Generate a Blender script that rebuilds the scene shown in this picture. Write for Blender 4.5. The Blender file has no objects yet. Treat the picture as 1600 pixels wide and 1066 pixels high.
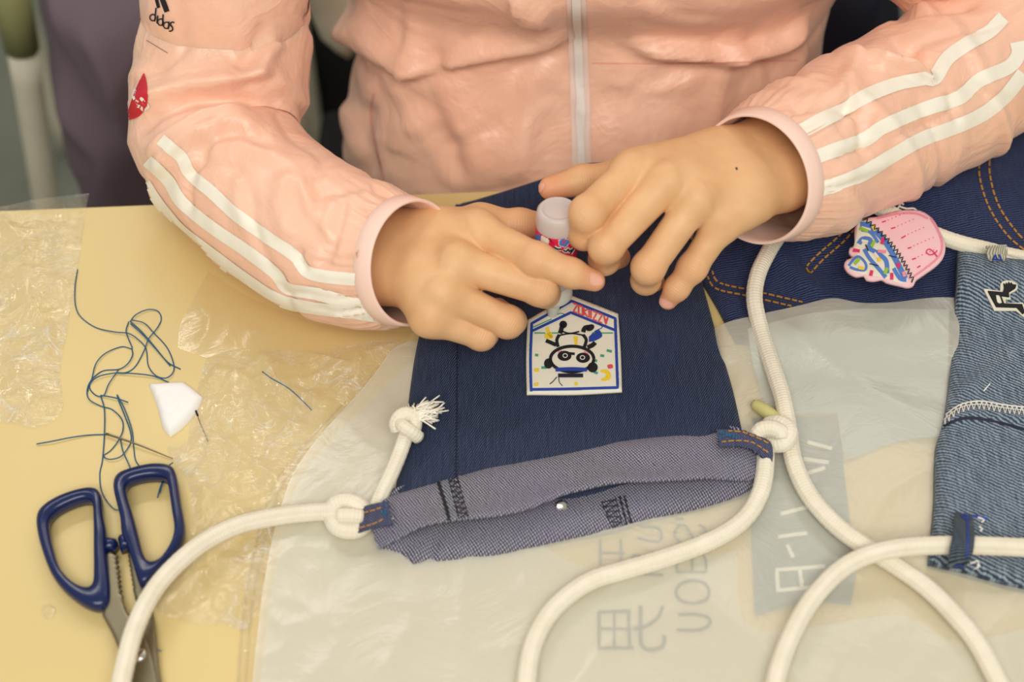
import bpy, math, random
import numpy as np
from mathutils import Vector, noise
from mathutils.bvhtree import BVHTree
from mathutils.geometry import delaunay_2d_cdt
random.seed(7)
S = bpy.context.scene
COL = S.collection
# ---------------------------------------------------------------- camera
F_PX = 2222.0
PITCH = math.radians(52)
CP = Vector((0.0, -0.6157, 0.788))
fwd = Vector((0, math.cos(PITCH), -math.sin(PITCH)))
upv = Vector((0, math.sin(PITCH), math.cos(PITCH)))
rgt = Vector((1, 0, 0))
cd = bpy.data.cameras.new('camera'); cam = bpy.data.objects.new('camera', cd); COL.objects.link(cam)
cam.location = CP; cam.rotation_euler = (math.radians(90) - PITCH, 0, 0)
cd.sensor_width = 36; cd.lens = 36 * F_PX / 1600
cd.dof.use_dof = True; cd.dof.focus_distance = 0.975; cd.dof.aperture_fstop = 3.5
cd.clip_start = 0.05
S.camera = cam
S.view_settings.view_transform = 'Standard'; S.view_settings.look = 'None'
S.view_settings.exposure = -0.25; S.view_settings.gamma = 1
# ---------------------------------------------------------------- light
W = bpy.data.worlds.new('world'); S.world = W; W.use_nodes = True
W.node_tree.nodes['Background'].inputs[0].default_value = (1.0, 0.95, 0.88, 1)
W.node_tree.nodes['Background'].inputs[1].default_value = 0.48
def area(name, loc, target, sx, sy, power, col):
    l = bpy.data.lights.new(name, 'AREA'); l.shape = 'RECTANGLE'; l.size = sx; l.size_y = sy
    l.energy = power; l.color = col
    o = bpy.data.objects.new(name, l); COL.objects.link(o); o.location = loc
    o.rotation_euler = (Vector(target) - Vector(loc)).to_track_quat('-Z', 'Y').to_euler()
    return o
area('overhead_lamp', (0.05, -1.40, 1.90), (0.05, 0.15, 0.0), 1.8, 1.0, 45, (1.0, 0.97, 0.91))
area('overhead_lamp', (-0.75, 1.35, 1.95), (-0.2, 0, 0), 1.3, 0.16, 12, (1.0, 0.97, 0.90))  # narrow tube added behind the person for glints on the plastic film
area('overhead_lamp', (0.75, 1.35, 1.95), (0.2, 0, 0), 1.3, 0.16, 7, (1.0, 0.97, 0.90))  # matching tube on the other side, also added for film glints
area('overhead_lamp', (-0.1, 2.2, 1.95), (0, 1.2, -0.7), 1.2, 0.16, 12, (1.0, 0.97, 0.90))

# ---------------------------------------------------------------- geometry helpers
def ray(px, py):
    return (fwd + rgt * ((px - 800) / F_PX) + upv * ((533 - py) / F_PX))
def P(px, py, z=0.0):
    d = ray(px, py); t = (z - CP.z) / d.z
    return CP + d * t
def PY(px, py, y):
    d = ray(px, py); t = (y - CP.y) / d.y
    return CP + d * t
def project(V):
    V = np.asarray(V, dtype=float) - np.array(CP)
    f = V @ np.array(fwd); u = V @ np.array(upv); r = V[:, 0]
    return 800 + F_PX * r / f, 533 - F_PX * u / f
def n1(x, y, z=0.0): return noise.noise(Vector((x, y, z)))
def ridge(x, y, z=0.0): return 1 - 2 * abs(noise.noise(Vector((x, y, z))))
def catmull(pts, step):
    pts = [Vector(p) for p in pts]
    if len(pts) < 3:
        n = max(1, int((pts[1] - pts[0]).length / step)); return [pts[0].lerp(pts[1], i / n) for i in range(n + 1)]
    q = [pts[0] * 2 - pts[1]] + pts + [pts[-1] * 2 - pts[-2]]
    out = []
    for i in range(1, len(q) - 2):
        a, b, c, d = q[i-1], q[i], q[i+1], q[i+2]
        n = max(2, int((c - b).length / step))
        for k in range(n):
            t = k / n
            out.append(0.5 * ((2*b) + (c-a)*t + (2*a-5*b+4*c-d)*t*t + (-a+3*b-3*c+d)*t*t*t))
    out.append(pts[-1]); return out
def interp(tab, s):
    for i in range(len(tab) - 1):
        if s <= tab[i+1][0]:
            a, b = tab[i], tab[i+1]; f = (s - a[0]) / max(1e-9, b[0] - a[0]); f = max(0, f)
            f = f * f * (3 - 2 * f)
            return a[1] + (b[1] - a[1]) * f
    return tab[-1][1]
def smooth01(x):
    x = max(0.0, min(1.0, x)); return x * x * (3 - 2 * x)

# ---------------------------------------------------------------- objects
def meta(o, label=None, cat=None, group=None, kind=None):
    if label: o['label'] = label
    if cat: o['category'] = cat
    if group: o['group'] = group
    if kind: o['kind'] = kind
    return o
def thing(name, label, cat, loc=(0, 0, 0), group=None):
    o = bpy.data.objects.new(name, None); COL.objects.link(o); o.location = loc
    o.empty_display_size = 0.02
    return meta(o, label, cat, group)
def base_of(o):
    v = Vector((0, 0, 0))
    while o is not None: v = v + Vector(o.location); o = o.parent
    return v
GEO = {}
def mk(name, verts, faces, mat, parent=None, smooth=True, label=None, uv=None, flat_uv=True, attr=None, solid=0.0, loc=None):
    off = base_of(parent) if parent is not None else (Vector(loc) if loc is not None else Vector((0, 0, 0)))
    verts = [Vector(v) for v in verts]
    if solid:                                                            # thickness straight down, with a rim
        nv = len(verts); cnt = {}
        for f in faces:
            for i in range(len(f)):
                k_ = (f[i], f[(i+1) % len(f)]); cnt[k_] = 1
        rim = [(b_, a_, a_ + nv, b_ + nv) for (a_, b_) in cnt if (b_, a_) not in cnt]
        low = [v - Vector((0, 0, solid)) for v in verts]
        if uv is not None: uv = list(uv) + list(uv)
        faces = [tuple(f) for f in faces] + [tuple(reversed([i + nv for i in f])) for f in faces] + rim
        verts = verts + low
    me = bpy.data.meshes.new(name)
    me.from_pydata([tuple(v - off) for v in verts], [], [tuple(f) for f in faces])
    me.validate()
    mats = mat if isinstance(mat, (list, tuple)) else [mat]
    for m in mats: me.materials.append(m)
    if smooth: me.polygons.foreach_set('use_smooth', [True] * len(me.polygons))
    ul = me.uv_layers.new(name='UVMap')
    li = np.zeros(len(me.loops), dtype=np.int32); me.loops.foreach_get('vertex_index', li)
    if uv is not None: U = np.array(uv, dtype=np.float32)
    else: U = np.array([(v.x, v.y) for v in verts], dtype=np.float32)
    ul.data.foreach_set('uv', U[li].ravel())
    if attr is not None:
        for an, av in (attr if isinstance(attr, dict) else {'tint': attr}).items():
            a = me.attributes.new(an, 'FLOAT', 'POINT'); a.data.foreach_set('value', np.array(av, dtype=np.float32))
    me.update()
    o = bpy.data.objects.new(name, me); COL.objects.link(o)
    if parent is not None: o.parent = parent
    else: o.location = off
    if label: o['label'] = label
    return o
def bvh(verts, faces): return BVHTree.FromPolygons([Vector(v) for v in verts], [tuple(f) for f in faces])

def tube(pts, rad, segs=12, step=0.002, braid=0.0, cap=True, raw=False, flat=1.0, up=None):
    C = pts if raw else catmull(pts, step)
    n = len(C); V = []; Fc = []; UV = []
    T = [(C[min(i+1, n-1)] - C[max(i-1, 0)]).normalized() for i in range(n)]
    N = T[0].orthogonal().normalized() if up is None else (Vector(up) - T[0] * T[0].dot(Vector(up))).normalized()
    s = 0
    for i in range(n):
        if i: s += (C[i] - C[i-1]).length
        if up is not None: N = Vector(up)
        N = (N - T[i] * N.dot(T[i])).normalized(); B = T[i].cross(N)
        r = rad(s, i / (n - 1)) if callable(rad) else rad
        for k in range(segs):
            a = 2 * math.pi * k / segs
            rr = r
            if braid:
                rr *= 1 + braid * math.sin(a * 3 + s * 700) * math.sin(a * 3 - s * 700)
            V.append(C[i] + N * (math.cos(a) * rr * flat) + B * (math.sin(a) * rr)); UV.append((k / segs, s))
        if i:
            for k in range(segs):
                a, b = (i-1)*segs + k, (i-1)*segs + (k+1) % segs
                Fc.append((a, b, b + segs, a + segs))
    if cap:
        for e, ring in ((0, range(segs)), (1, range((n-1)*segs, n*segs))):
            V.append(C[0] if e == 0 else C[-1]); UV.append((0, 0)); c = len(V) - 1; r = list(ring)
            for k in range(segs):
                Fc.append((c, r[(k+1) % segs], r[k]) if e == 0 else (c, r[k], r[(k+1) % segs]))
    return V, Fc, UV
def merge(parts):
    V = []; Fc = []; UV = []
    for p in parts:
        o = len(V); V += list(p[0]); Fc += [tuple(i + o for i in f) for f in p[1]]
        UV += list(p[2]) if len(p) > 2 and p[2] is not None else [(v[0], v[1]) for v in p[0]]
    return V, Fc, UV
def smooth_poly(poly, step, closed=True):
    """Catmull-Rom through a px polygon; a point given as (x, y, 1) stays a sharp corner"""
    out = []; n = len(poly)
    for i in range(n if closed else n - 1):
        p = [poly[(i + k) % n] if closed else poly[max(0, min(n-1, i + k))] for k in (-1, 0, 1, 2)]
        b, c = Vector(p[1][:2]), Vector(p[2][:2])
        a = Vector(p[0][:2]) if len(p[1]) < 3 else b * 2 - c
        d = Vector(p[3][:2]) if len(p[2]) < 3 else c * 2 - b
        if len(p[1]) > 2 and len(p[2]) > 2: a = b * 2 - c; d = c * 2 - b
        m = max(1, int((c - b).length / step))
        for k in range(m):
            t = k / m
            out.append(0.5 * ((2*b) + (c-a)*t + (2*a-5*b+4*c-d)*t*t + (-a+3*b-3*c+d)*t*t*t))
    if not closed: out.append(Vector(poly[-1][:2]))
    return out
def seg_dist(X, Y, poly, closed=True):
    X = np.asarray(X, float); Y = np.asarray(Y, float); D = np.full(X.shape, 1e9)
    n = len(poly)
    for i in range(n if closed else n - 1):
        ax, ay = poly[i][:2]; bx, by = poly[(i+1) % n][:2]
        dx, dy = bx-ax, by-ay; L = dx*dx+dy*dy + 1e-12
        t = np.clip(((X-ax)*dx + (Y-ay)*dy) / L, 0, 1)
        D = np.minimum(D, np.hypot(X-ax-t*dx, Y-ay-t*dy))
    return D
def fill(poly_px, spacing=6, step=None, smooth=True):
    """triangulated px polygon: returns px points, faces, distance to the outline (px)"""
    b = smooth_poly(poly_px, step or spacing) if smooth else smooth_poly([(p[0], p[1], 1) for p in poly_px], step or spacing)
    pts = [Vector((p[0], p[1])) for p in b]
    nb = len(pts)
    xs = [p[0] for p in pts]; ys = [p[1] for p in pts]
    gx, gy = np.meshgrid(np.arange(min(xs), max(xs), spacing), np.arange(min(ys), max(ys), spacing * 0.87))
    gx = gx + (np.arange(gx.shape[0]) % 2)[:, None] * spacing / 2
    gx, gy = gx.ravel(), gy.ravel()
    ins = np.zeros(gx.shape, bool)
    for i in range(nb):
        x0, y0 = pts[i]; x1, y1 = pts[(i+1) % nb]
        if y0 == y1: continue
        c = ((y0 > gy) != (y1 > gy)) & (gx < (x1-x0) * (gy-y0) / (y1-y0) + x0); ins ^= c
    D = seg_dist(gx, gy, pts)
    k = ins & (D > spacing * 0.45)
    pts += [Vector((x, y)) for x, y in zip(gx[k], gy[k])]
    r = delaunay_2d_cdt(pts, [(i, (i+1) % nb) for i in range(nb)], [tuple(range(nb))], 1, 1e-6)
    Q = r[0]; Fc = [tuple(f) for f in r[2]]
    d = seg_dist([q[0] for q in Q], [q[1] for q in Q], b)
    return Q, Fc, d
def flip_up(V, Fc):
    s = Vector((0, 0, 0))
    for f in Fc:
        a, b, c = V[f[0]], V[f[1]], V[f[2]]; s += (b-a).cross(c-a)
    return [tuple(f) for f in Fc] if s.dot(-fwd) > 0 else [tuple(reversed(f)) for f in Fc]
def sheet(poly_px, z0=0.0, spacing=6, h=0.0, edge=0.006, zf=None, smooth=True):
    """cloth lying on the table: z0 may be a number or f(px,py); h = puff, edge = rounding width in metres"""
    Q, Fc, d = fill(poly_px, spacing, smooth=smooth); V = []
    for q, dd in zip(Q, d):
        zb = z0(q[0], q[1]) if callable(z0) else z0
        p = P(q[0], q[1], zb)
        e = dd / 2200.0
        z = h * (1 - math.exp(-e / edge)) if h else 0
        if zf: z += zf(p.x, p.y, e, q[0], q[1])
        V.append(p + Vector((0, 0, z)))
    return V, flip_up(V, Fc)
def cast(px, py, tree, off=0.0004, flat=None):
    d = ray(px, py).normalized()
    h = tree.ray_cast(CP, d)
    if h[0] is None:
        return None
    n = h[1] if h[1].dot(d) < 0 else -h[1]
    return h[0] + n * off
def ribbon(line, w, tree, off=0.0004, step=4, across=2, taper=False, closed=False):
    """a strip of given px width laid on a surface along a px line"""
    C = smooth_poly(line, step, closed); n = len(C)
    if closed: C.append(C[0]); n += 1
    V = []; Fc = []; UV = []; rows = []
    L = 0
    for i in range(n):
        if i: L += (C[i] - C[i-1]).length
        t = (C[min(i+1, n-1)] - C[max(i-1, 0)])
        if t.length < 1e-6: rows.append(None); continue
        t.normalize(); nn = Vector((-t.y, t.x))
        ww = w(i / (n-1)) if callable(w) else w
        if taper: ww *= max(0.15, min(1, 3 * min(i, n-1-i) / n + 0.2))
        row = []
        for k in range(across + 1):
            q = C[i] + nn * (ww * (k / across - 0.5))
            p = cast(q.x, q.y, tree, off)
            row.append(None if p is None else (len(V)))
            if p is not None: V.append(p); UV.append((L / 2200, k / across))
        rows.append(row)
    for a, b in zip(rows, rows[1:]):
        if a is None or b is None: continue
        for k in range(across):
            q = (a[k], a[k+1], b[k+1], b[k])
            if None in q: continue
            ps = [V[i] for i in q]
            if max((ps[i] - ps[(i+1) % 4]).length for i in range(4)) > 0.02: continue
            Fc.append(q)
    return V, flip_up(V, Fc), UV
def patchfill(poly, tree, off=0.0004, spacing=5, smooth=True):
    Q, Fc, d = fill(poly, spacing, smooth=smooth); V = []; m = {}
    for i, q in enumerate(Q):
        p = cast(q[0], q[1], tree, off)
        if p is not None: m[i] = len(V); V.append(p)
    Fc = [tuple(m[i] for i in f) for f in Fc if all(i in m for i in f)]
    Fc = [f for f in Fc if max((V[f[0]] - V[f[1]]).length, (V[f[1]] - V[f[2]]).length) < 0.02]
    return V, flip_up(V, Fc), None
def box(c, sx, sy, sz, rz=0.0, bev=0.0):
    import bmesh
    bm = bmesh.new(); bmesh.ops.create_cube(bm, size=1)
    for v in bm.verts: v.co = Vector((v.co.x * sx, v.co.y * sy, v.co.z * sz))
    if bev: bmesh.ops.bevel(bm, geom=bm.edges[:], offset=bev, segments=3, affect='EDGES', profile=0.5)
    ca, sa = math.cos(rz), math.sin(rz)
    V = [Vector((v.co.x*ca - v.co.y*sa, v.co.x*sa + v.co.y*ca, v.co.z)) + Vector(c) for v in bm.verts]
    Fc = [tuple(v.index for v in f.verts) for f in bm.faces]; bm.free()
    return V, Fc, None
def lathe(base, axis, prof, segs=40, ref=None, cap=False):
    axis = Vector(axis).normalized(); N = (axis.orthogonal() if ref is None else (Vector(ref) - axis * axis.dot(Vector(ref)))).normalized()
    B = axis.cross(N); V = []; Fc = []; UV = []
    for i, (s, r) in enumerate(prof):
        for k in range(segs):
            a = 2 * math.pi * k / segs
            V.append(Vector(base) + axis * s + (N * math.cos(a) + B * math.sin(a)) * r); UV.append((k / segs, s))
        if i:
            for k in range(segs):
                a, b = (i-1)*segs + k, (i-1)*segs + (k+1) % segs
                Fc.append((a, b, b + segs, a + segs))
    return V, Fc, UV
# ---------------------------------------------------------------- distance fields -> mesh
def sdf_grid(lo, hi, h):
    xs = np.arange(lo[0], hi[0], h, dtype=np.float32); ys = np.arange(lo[1], hi[1], h, dtype=np.float32); zs = np.arange(lo[2], hi[2], h, dtype=np.float32)
    return xs[:, None, None], ys[None, :, None], zs[None, None, :]
def cone(G, a, b, r1, r2):
    a = np.array(a, np.float32); b = np.array(b, np.float32); ba = b - a; L = float(ba @ ba) + 1e-12
    X, Y, Z = G; px, py, pz = X - a[0], Y - a[1], Z - a[2]
    t = np.clip((px * ba[0] + py * ba[1] + pz * ba[2]) / L, 0, 1)
    return np.sqrt((px - t*ba[0])**2 + (py - t*ba[1])**2 + (pz - t*ba[2])**2) - (r1 + (r2 - r1) * t)
def smin(a, b, k):
    if k <= 0: return np.minimum(a, b)
    h = np.maximum(k - np.abs(a - b), 0) / k
    return np.minimum(a, b) - h * h * k * 0.25
def surface_nets(Fd, lo, h):
    nx, ny, nz = Fd.shape; s = Fd < 0
    acc = np.zeros((nx-1, ny-1, nz-1, 3), np.float32); cnt = np.zeros((nx-1, ny-1, nz-1), np.float32)
    def sl(d, n): return slice(d, n - 1 + d)
    for ax in range(3):
        o = [a for a in range(3) if a != ax]
        for i in (0, 1):
            for j in (0, 1):
                c0 = [0, 0, 0]; c0[o[0]] = i; c0[o[1]] = j; c1 = list(c0); c1[ax] = 1
                f0 = Fd[sl(c0[0], nx), sl(c0[1], ny), sl(c0[2], nz)]; f1 = Fd[sl(c1[0], nx), sl(c1[1], ny), sl(c1[2], nz)]
                m = (f0 < 0) != (f1 < 0); t = np.where(m, f0 / np.where(m, f0 - f1, 1), 0)
                cnt += m
                acc[..., ax] += t * m; acc[..., o[0]] += i * m; acc[..., o[1]] += j * m
    act = cnt > 0
    idx = np.full(act.shape, -1, np.int64); n = int(act.sum()); idx[act] = np.arange(n)
    base = np.argwhere(act).astype(np.float32)
    V = (base + acc[act] / cnt[act][:, None]) * h + np.array(lo, np.float32)
    Q = []
    for ax in range(3):
        o = [(ax + 1) % 3, (ax + 2) % 3]
        a = [slice(None)] * 3; b = [slice(None)] * 3
        a[ax] = slice(0, -1); b[ax] = slice(1, None)
        for q in o: a[q] = slice(1, -1); b[q] = slice(1, -1)
        s0 = s[tuple(a)]; s1 = s[tuple(b)]
        m = np.argwhere(s0 != s1)
        inside0 = s0[tuple(m.T)]
        for q in o: m[:, q] += 1
        def cell(d0, d1):
            c = m.copy(); c[:, o[0]] -= d0; c[:, o[1]] -= d1; return idx[tuple(c.T)]
        q = np.stack([cell(1, 1), cell(0, 1), cell(0, 0), cell(1, 0)], 1)
        q[~inside0] = q[~inside0][:, ::-1]; Q.append(q)
    return V, np.concatenate(Q)
def relax(V, Q, it=2, lam=0.5):
    for _ in range(it):
        S_ = np.zeros_like(V); c = np.zeros(len(V), np.float32)
        for k in range(4):
            a, b = Q[:, k], Q[:, (k+1) % 4]
            np.add.at(S_, a, V[b]); np.add.at(c, a, 1); np.add.at(S_, b, V[a]); np.add.at(c, b, 1)
        V = V + lam * (S_ / c[:, None] - V)
    return V
# ---------------------------------------------------------------- materials
def srgb(r, g, b):
    f = lambda c: (c / 255 / 12.92) if c <= 10 else (((c / 255) + 0.055) / 1.055) ** 2.4
    return (f(r), f(g), f(b), 1)
class NT:
    def __init__(s, name):
        s.m = bpy.data.materials.new(name); s.m.use_nodes = True; s.t = s.m.node_tree
        s.b = s.t.nodes['Principled BSDF']; s.out = s.t.nodes['Material Output']
    def n(s, typ, **kw):
        x = s.t.nodes.new(typ)
        for k, v in kw.items():
            if k in ('i', 'ins'):
                for kk, vv in v.items():
                    if hasattr(vv, 'is_linked') or isinstance(vv, bpy.types.NodeSocket): s.t.links.new(vv, x.inputs[kk])
                    else: x.inputs[kk].default_value = vv
            else: setattr(x, k, v)
        return x
    def link(s, a, b): s.t.links.new(a, b)
    def math(s, op, a, b=0.0, c=0.0): return s.n('ShaderNodeMath', operation=op, i={0: a, 1: b, 2: c}).outputs[0]
    def mix(s, f, a, b):
        x = s.n('ShaderNodeMix', data_type='RGBA'); 
        for k, v in ((0, f), (6, a), (7, b)):
            if isinstance(v, bpy.types.NodeSocket): s.link(v, x.inputs[k])
            else: x.inputs[k].default_value = v
        return x.outputs[2]
    def coord(s, which='Object', scale=1.0):
        tc = s.n('ShaderNodeTexCoord').outputs[which]
        if scale == 1.0: return tc
        mp = s.n('ShaderNodeMapping', i={0: tc}); mp.inputs['Scale'].default_value = scale if isinstance(scale, tuple) else (scale,)*3
        return mp.outputs[0]
    def noise(s, vec, scale, detail=3, rough=0.55):
        return s.n('ShaderNodeTexNoise', i={'Vector': vec, 'Scale': scale, 'Detail': detail, 'Roughness': rough}).outputs[0]
    def ramp(s, f, a, b, c0=(0, 0, 0, 1), c1=(1, 1, 1, 1)):
        x = s.n('ShaderNodeValToRGB'); s.link(f, x.inputs[0]); e = x.color_ramp.elements
        e[0].position = a; e[1].position = b; e[0].color = c0; e[1].color = c1
        return x.outputs[0]
    def bump(s, h, strength=0.3, dist=0.001):
        x = s.n('ShaderNodeBump', i={'Strength': strength, 'Distance': dist, 'Height': h}); s.link(x.outputs[0], s.b.inputs['Normal']); return x.outputs[0]
    def col(s, c):
        if isinstance(c, bpy.types.NodeSocket): s.link(c, s.b.inputs['Base Color'])
        else: s.b.inputs['Base Color'].default_value = c
    def set(s, **kw):
        for k, v in kw.items(): s.b.inputs[k.replace('_', ' ')].default_value = v
def plain(name, c, rough=0.6, metal=0.0, var=0.06, scale=60, **kw):
    m = NT(name); co = m.coord('Object'); nz = m.noise(co, scale)
    dark = tuple(x * (1 - var * 2) for x in c[:3]) + (1,); lite = tuple(min(1, x * (1 + var)) for x in c[:3]) + (1,)
    m.col(m.mix(nz, dark, lite)); m.set(Roughness=rough, Metallic=metal, **kw); return m.m

# skin
m = NT('skin'); co = m.coord('Object')
at = m.n('ShaderNodeAttribute', attribute_name='tint').outputs['Fac']
blot = m.noise(co, 45, 3)
c0 = m.mix(m.ramp(blot, 0.35, 0.7), srgb(229, 184, 136), srgb(220, 172, 123))
c1 = m.mix(at, c0, srgb(228, 150, 118))
m.col(c1); m.set(Roughness=0.5, Subsurface_Weight=0.12, Subsurface_Scale=0.006)
m.b.inputs['Subsurface Radius'].default_value = (1.0, 0.4, 0.2); m.b.inputs['Specular IOR Level'].default_value = 0.35
fine = m.n('ShaderNodeTexVoronoi', i={'Vector': co, 'Scale': 900}).outputs[0]
ax_ = m.n('ShaderNodeAttribute', attribute_name='axial').outputs['Fac']; kn_ = m.n('ShaderNodeAttribute', attribute_name='knuckle').outputs['Fac']
wv = m.math('MULTIPLY', m.math('SINE', m.math('MULTIPLY_ADD', m.noise(co, 240, 2), 5.0, m.math('MULTIPLY', ax_, 3600))), kn_)
m.bump(m.math('MULTIPLY_ADD', wv, 0.9, m.math('MULTIPLY_ADD', fine, 0.35, m.noise(co, 260, 2))), 0.25, 0.0005)
M_SKIN = m.m
M_NAIL = plain('nail', srgb(238, 178, 155), 0.25, var=0.03)
# pink nylon
m = NT('pink_nylon'); co = m.coord('Object')
nz = m.noise(co, 18, 3)
m.col(m.mix(m.ramp(nz, 0.3, 0.7), srgb(250, 203, 176), srgb(248, 195, 166)))
m.set(Roughness=0.38, Sheen_Weight=0.15, Subsurface_Weight=0.2, Subsurface_Scale=0.008); m.b.inputs['Specular IOR Level'].default_value = 0.5; m.b.inputs['Subsurface Radius'].default_value = (1.0, 0.35, 0.2)
w1 = m.n('ShaderNodeTexNoise', i={'Vector': co, 'Scale': 26, 'Detail': 4, 'Roughness': 0.55, 'Distortion': 0.8}).outputs[0]
w2 = m.n('ShaderNodeTexNoise', i={'Vector': co, 'Scale': 14, 'Detail': 3, 'Roughness': 0.5, 'Distortion': 1.5}).outputs[0]
rd = m.math('ABSOLUTE', m.math('SUBTRACT', w2, 0.5))
m.bump(m.math('MULTIPLY_ADD', rd, -1.6, w1), 0.34, 0.007)
M_PINK = m.m
m = NT('pink_band'); co = m.coord('Object'); m.col(srgb(250, 215, 199)); m.set(Roughness=0.55)
m.bump(m.noise(co, 120, 3), 0.15, 0.001); M_BAND = m.m
m = NT('stripe_tape'); co = m.coord('Object'); m.col(m.mix(m.noise(co, 40), srgb(240, 233, 214), srgb(248, 242, 226))); m.set(Roughness=0.55)
m.bump(m.noise(co, 30, 4), 0.35, 0.004); M_STRIPE = m.m
M_ZIPTAPE = plain('zipper_tape', srgb(240, 215, 200), 0.6, var=0.03)
M_ZIP = plain('zipper_coil', srgb(240, 232, 222), 0.4, var=0.05, scale=300)
# laminate table
m = NT('table_laminate'); co = m.coord('Object')
m.col(m.mix(m.noise(co, 5, 4), srgb(222, 199, 137), srgb(215, 191, 128))); m.set(Roughness=0.42)
m.bump(m.noise(co, 350, 2), 0.04, 0.0004); M_TABLE = m.m
M_EDGE = plain('table_edge_band', srgb(196, 170, 110), 0.5)
# denims
def denim(name, dark, light, ang, pitch=0.00125, cross=0.0, speck=0.5, lo=0.2, hi=0.9, slub=0.25, patchy=None, pv=0.5, cscale=1.0):
    m = NT(name); uv = m.coord('UV'); sp = m.n('ShaderNodeSeparateXYZ', i={0: uv})
    nz0 = m.noise(uv, 160, 2)
    wob = m.math('MULTIPLY', nz0, pitch * 1.2)
    a = math.radians(ang); k = 2 * math.pi / pitch
    u = m.math('ADD', m.math('MULTIPLY', sp.outputs[0], math.cos(a)), m.math('MULTIPLY_ADD', sp.outputs[1], math.sin(a), wob))
    v = m.math('ADD', m.math('MULTIPLY', sp.outputs[0], -math.sin(a)), m.math('MULTIPLY', sp.outputs[1], math.cos(a)))
    s1 = m.math('SINE', m.math('MULTIPLY', u, k))
    s2 = m.math('SINE', m.math('MULTIPLY', v, k * cscale))
    tw = m.math('MULTIPLY_ADD', s1, 0.5, 0.5)
    if cross: tw = m.math('MULTIPLY', tw, m.math('MULTIPLY_ADD', s2, cross / 2, 1 - cross / 2))
    sl = m.n('ShaderNodeTexNoise', i={'Vector': m.n('ShaderNodeMapping', i={0: uv, 3: (900, 60, 1)}).outputs[0], 'Scale': 1.0, 'Detail': 2}).outputs[0]
    f = m.math('ADD', tw, m.math('MULTIPLY', m.math('SUBTRACT', sl, 0.5), slub * 4))
    f = m.math('ADD', f, m.math('MULTIPLY', m.math('SUBTRACT', m.noise(uv, 1400, 1), 0.5), speck))
    f = m.ramp(f, lo, hi)
    c = m.mix(f, dark, light)
    if patchy: c = m.mix(m.math('MULTIPLY', m.ramp(m.noise(uv, 14, 3), 0.35, 0.72), pv), c, patchy)
    m.col(c); m.set(Roughness=0.85, Sheen_Weight=0.1); m.b.inputs['Specular IOR Level'].default_value = 0.15
    m.bump(tw, 0.25, 0.0004); return m.m
M_NAVY = denim('navy_denim', srgb(22, 30, 52), srgb(84, 95, 122), 152, 0.0013, 0.3, 0.5, 0.35, 1.35, 0.18, srgb(44, 54, 84), 0.35)
M_REV = denim('denim_reverse_side', srgb(34, 34, 58), srgb(200, 198, 206), 35, 0.0016, 0.6, 0.3, 0.12, 0.95, 0.05, srgb(122, 112, 146), 0.35, 0.9)
M_JEANS = denim('dark_jeans_denim', srgb(24, 30, 56), srgb(74, 86, 124), 100, 0.0017, 0.1, 0.5, 0.3, 1.35, 0.15, srgb(34, 42, 74), 0.5)
M_WASH = denim('washed_denim', srgb(46, 60, 78), srgb(158, 172, 182), 60, 0.0022, 0.2, 0.5, 0.15, 1.1, 0.3, srgb(94, 112, 130), 0.3)
M_TAB = denim('tab_denim', srgb(28, 32, 60), srgb(124, 128, 156), 40, 0.0012, 0.3, 0.4, 0.3, 1.2, 0.1)
M_TABW = denim('worn_tab_denim', srgb(34, 44, 58), srgb(110, 122, 130), 90, 0.0012, 0.3, 0.4, 0.3, 1.3, 0.2)
M_TABL = denim('pale_tab_denim', srgb(150, 148, 124), srgb(232, 226, 204), 40, 0.0014, 0.3, 0.4, 0.2, 1.2, 0.2)
# cord
m = NT('cotton_cord'); uv = m.coord('UV'); sp = m.n('ShaderNodeSeparateXYZ', i={0: uv})
aa = m.math('MULTIPLY', sp.outputs[0], 2 * math.pi * 5); bb = m.math('MULTIPLY', sp.outputs[1], 1500)
h1 = m.math('MULTIPLY', m.math('SINE', m.math('ADD', aa, bb)), m.math('SINE', m.math('SUBTRACT', aa, bb)))
oc = m.coord('Object')
m.col(m.mix(m.noise(oc, 90, 4), srgb(226, 216, 190), srgb(247, 240, 220))); m.set(Roughness=0.9, Sheen_Weight=0.3)
m.bump(m.math('MULTIPLY_ADD', m.noise(oc, 700, 2), 1.2, h1), 0.35, 0.0006); M_CORD = m.m
M_TIP = plain('stiffened_cord_tip', srgb(206, 200, 130), 0.5, var=0.08, scale=120)
M_FRAY = plain('frayed_cotton', srgb(250, 245, 230), 0.9, var=0.03)
# threads / inks
def ink(name, *c, rough=0.7): return plain(name, srgb(*c), rough, var=0.12, scale=900)
M_BLACK = ink('black_thread', 20, 20, 28); M_ORANGE = ink('orange_thread', 190, 132, 44); M_BLUETH = ink('blue_thread', 40, 84, 132)
M_TEAL = ink('teal_blue_thread', 28, 92, 132); M_WHITETH = ink('white_thread', 236, 232, 222); M_ROYAL = ink('royal_blue_ink', 34, 66, 160)
M_RED = ink('red_ink', 226, 84, 88); M_YEL = ink('yellow_ink', 246, 210, 50); M_GRN = ink('green_ink', 70, 160, 130)
M_LIME = ink('lime_ink', 150, 200, 60); M_MAG = ink('magenta_ink', 226, 48, 106); M_PINKI = ink('pink_ink', 240, 150, 168)
M_SKYI = ink('sky_ink', 84, 130, 206); M_SEAM = ink('dark_seam', 22, 26, 46)
M_FELT = plain('patch_cloth', srgb(232, 228, 208), 0.8, var=0.04, scale=200)
M_FELTP = plain('pink_patch_cloth', srgb(246, 200, 204), 0.8, var=0.03, scale=200)
M_FELTW = plain('off_white_felt', srgb(232, 226, 206), 0.85, var=0.05, scale=300)
M_FELTB = plain('black_felt', srgb(30, 30, 32), 0.9, var=0.1, scale=300)
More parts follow.
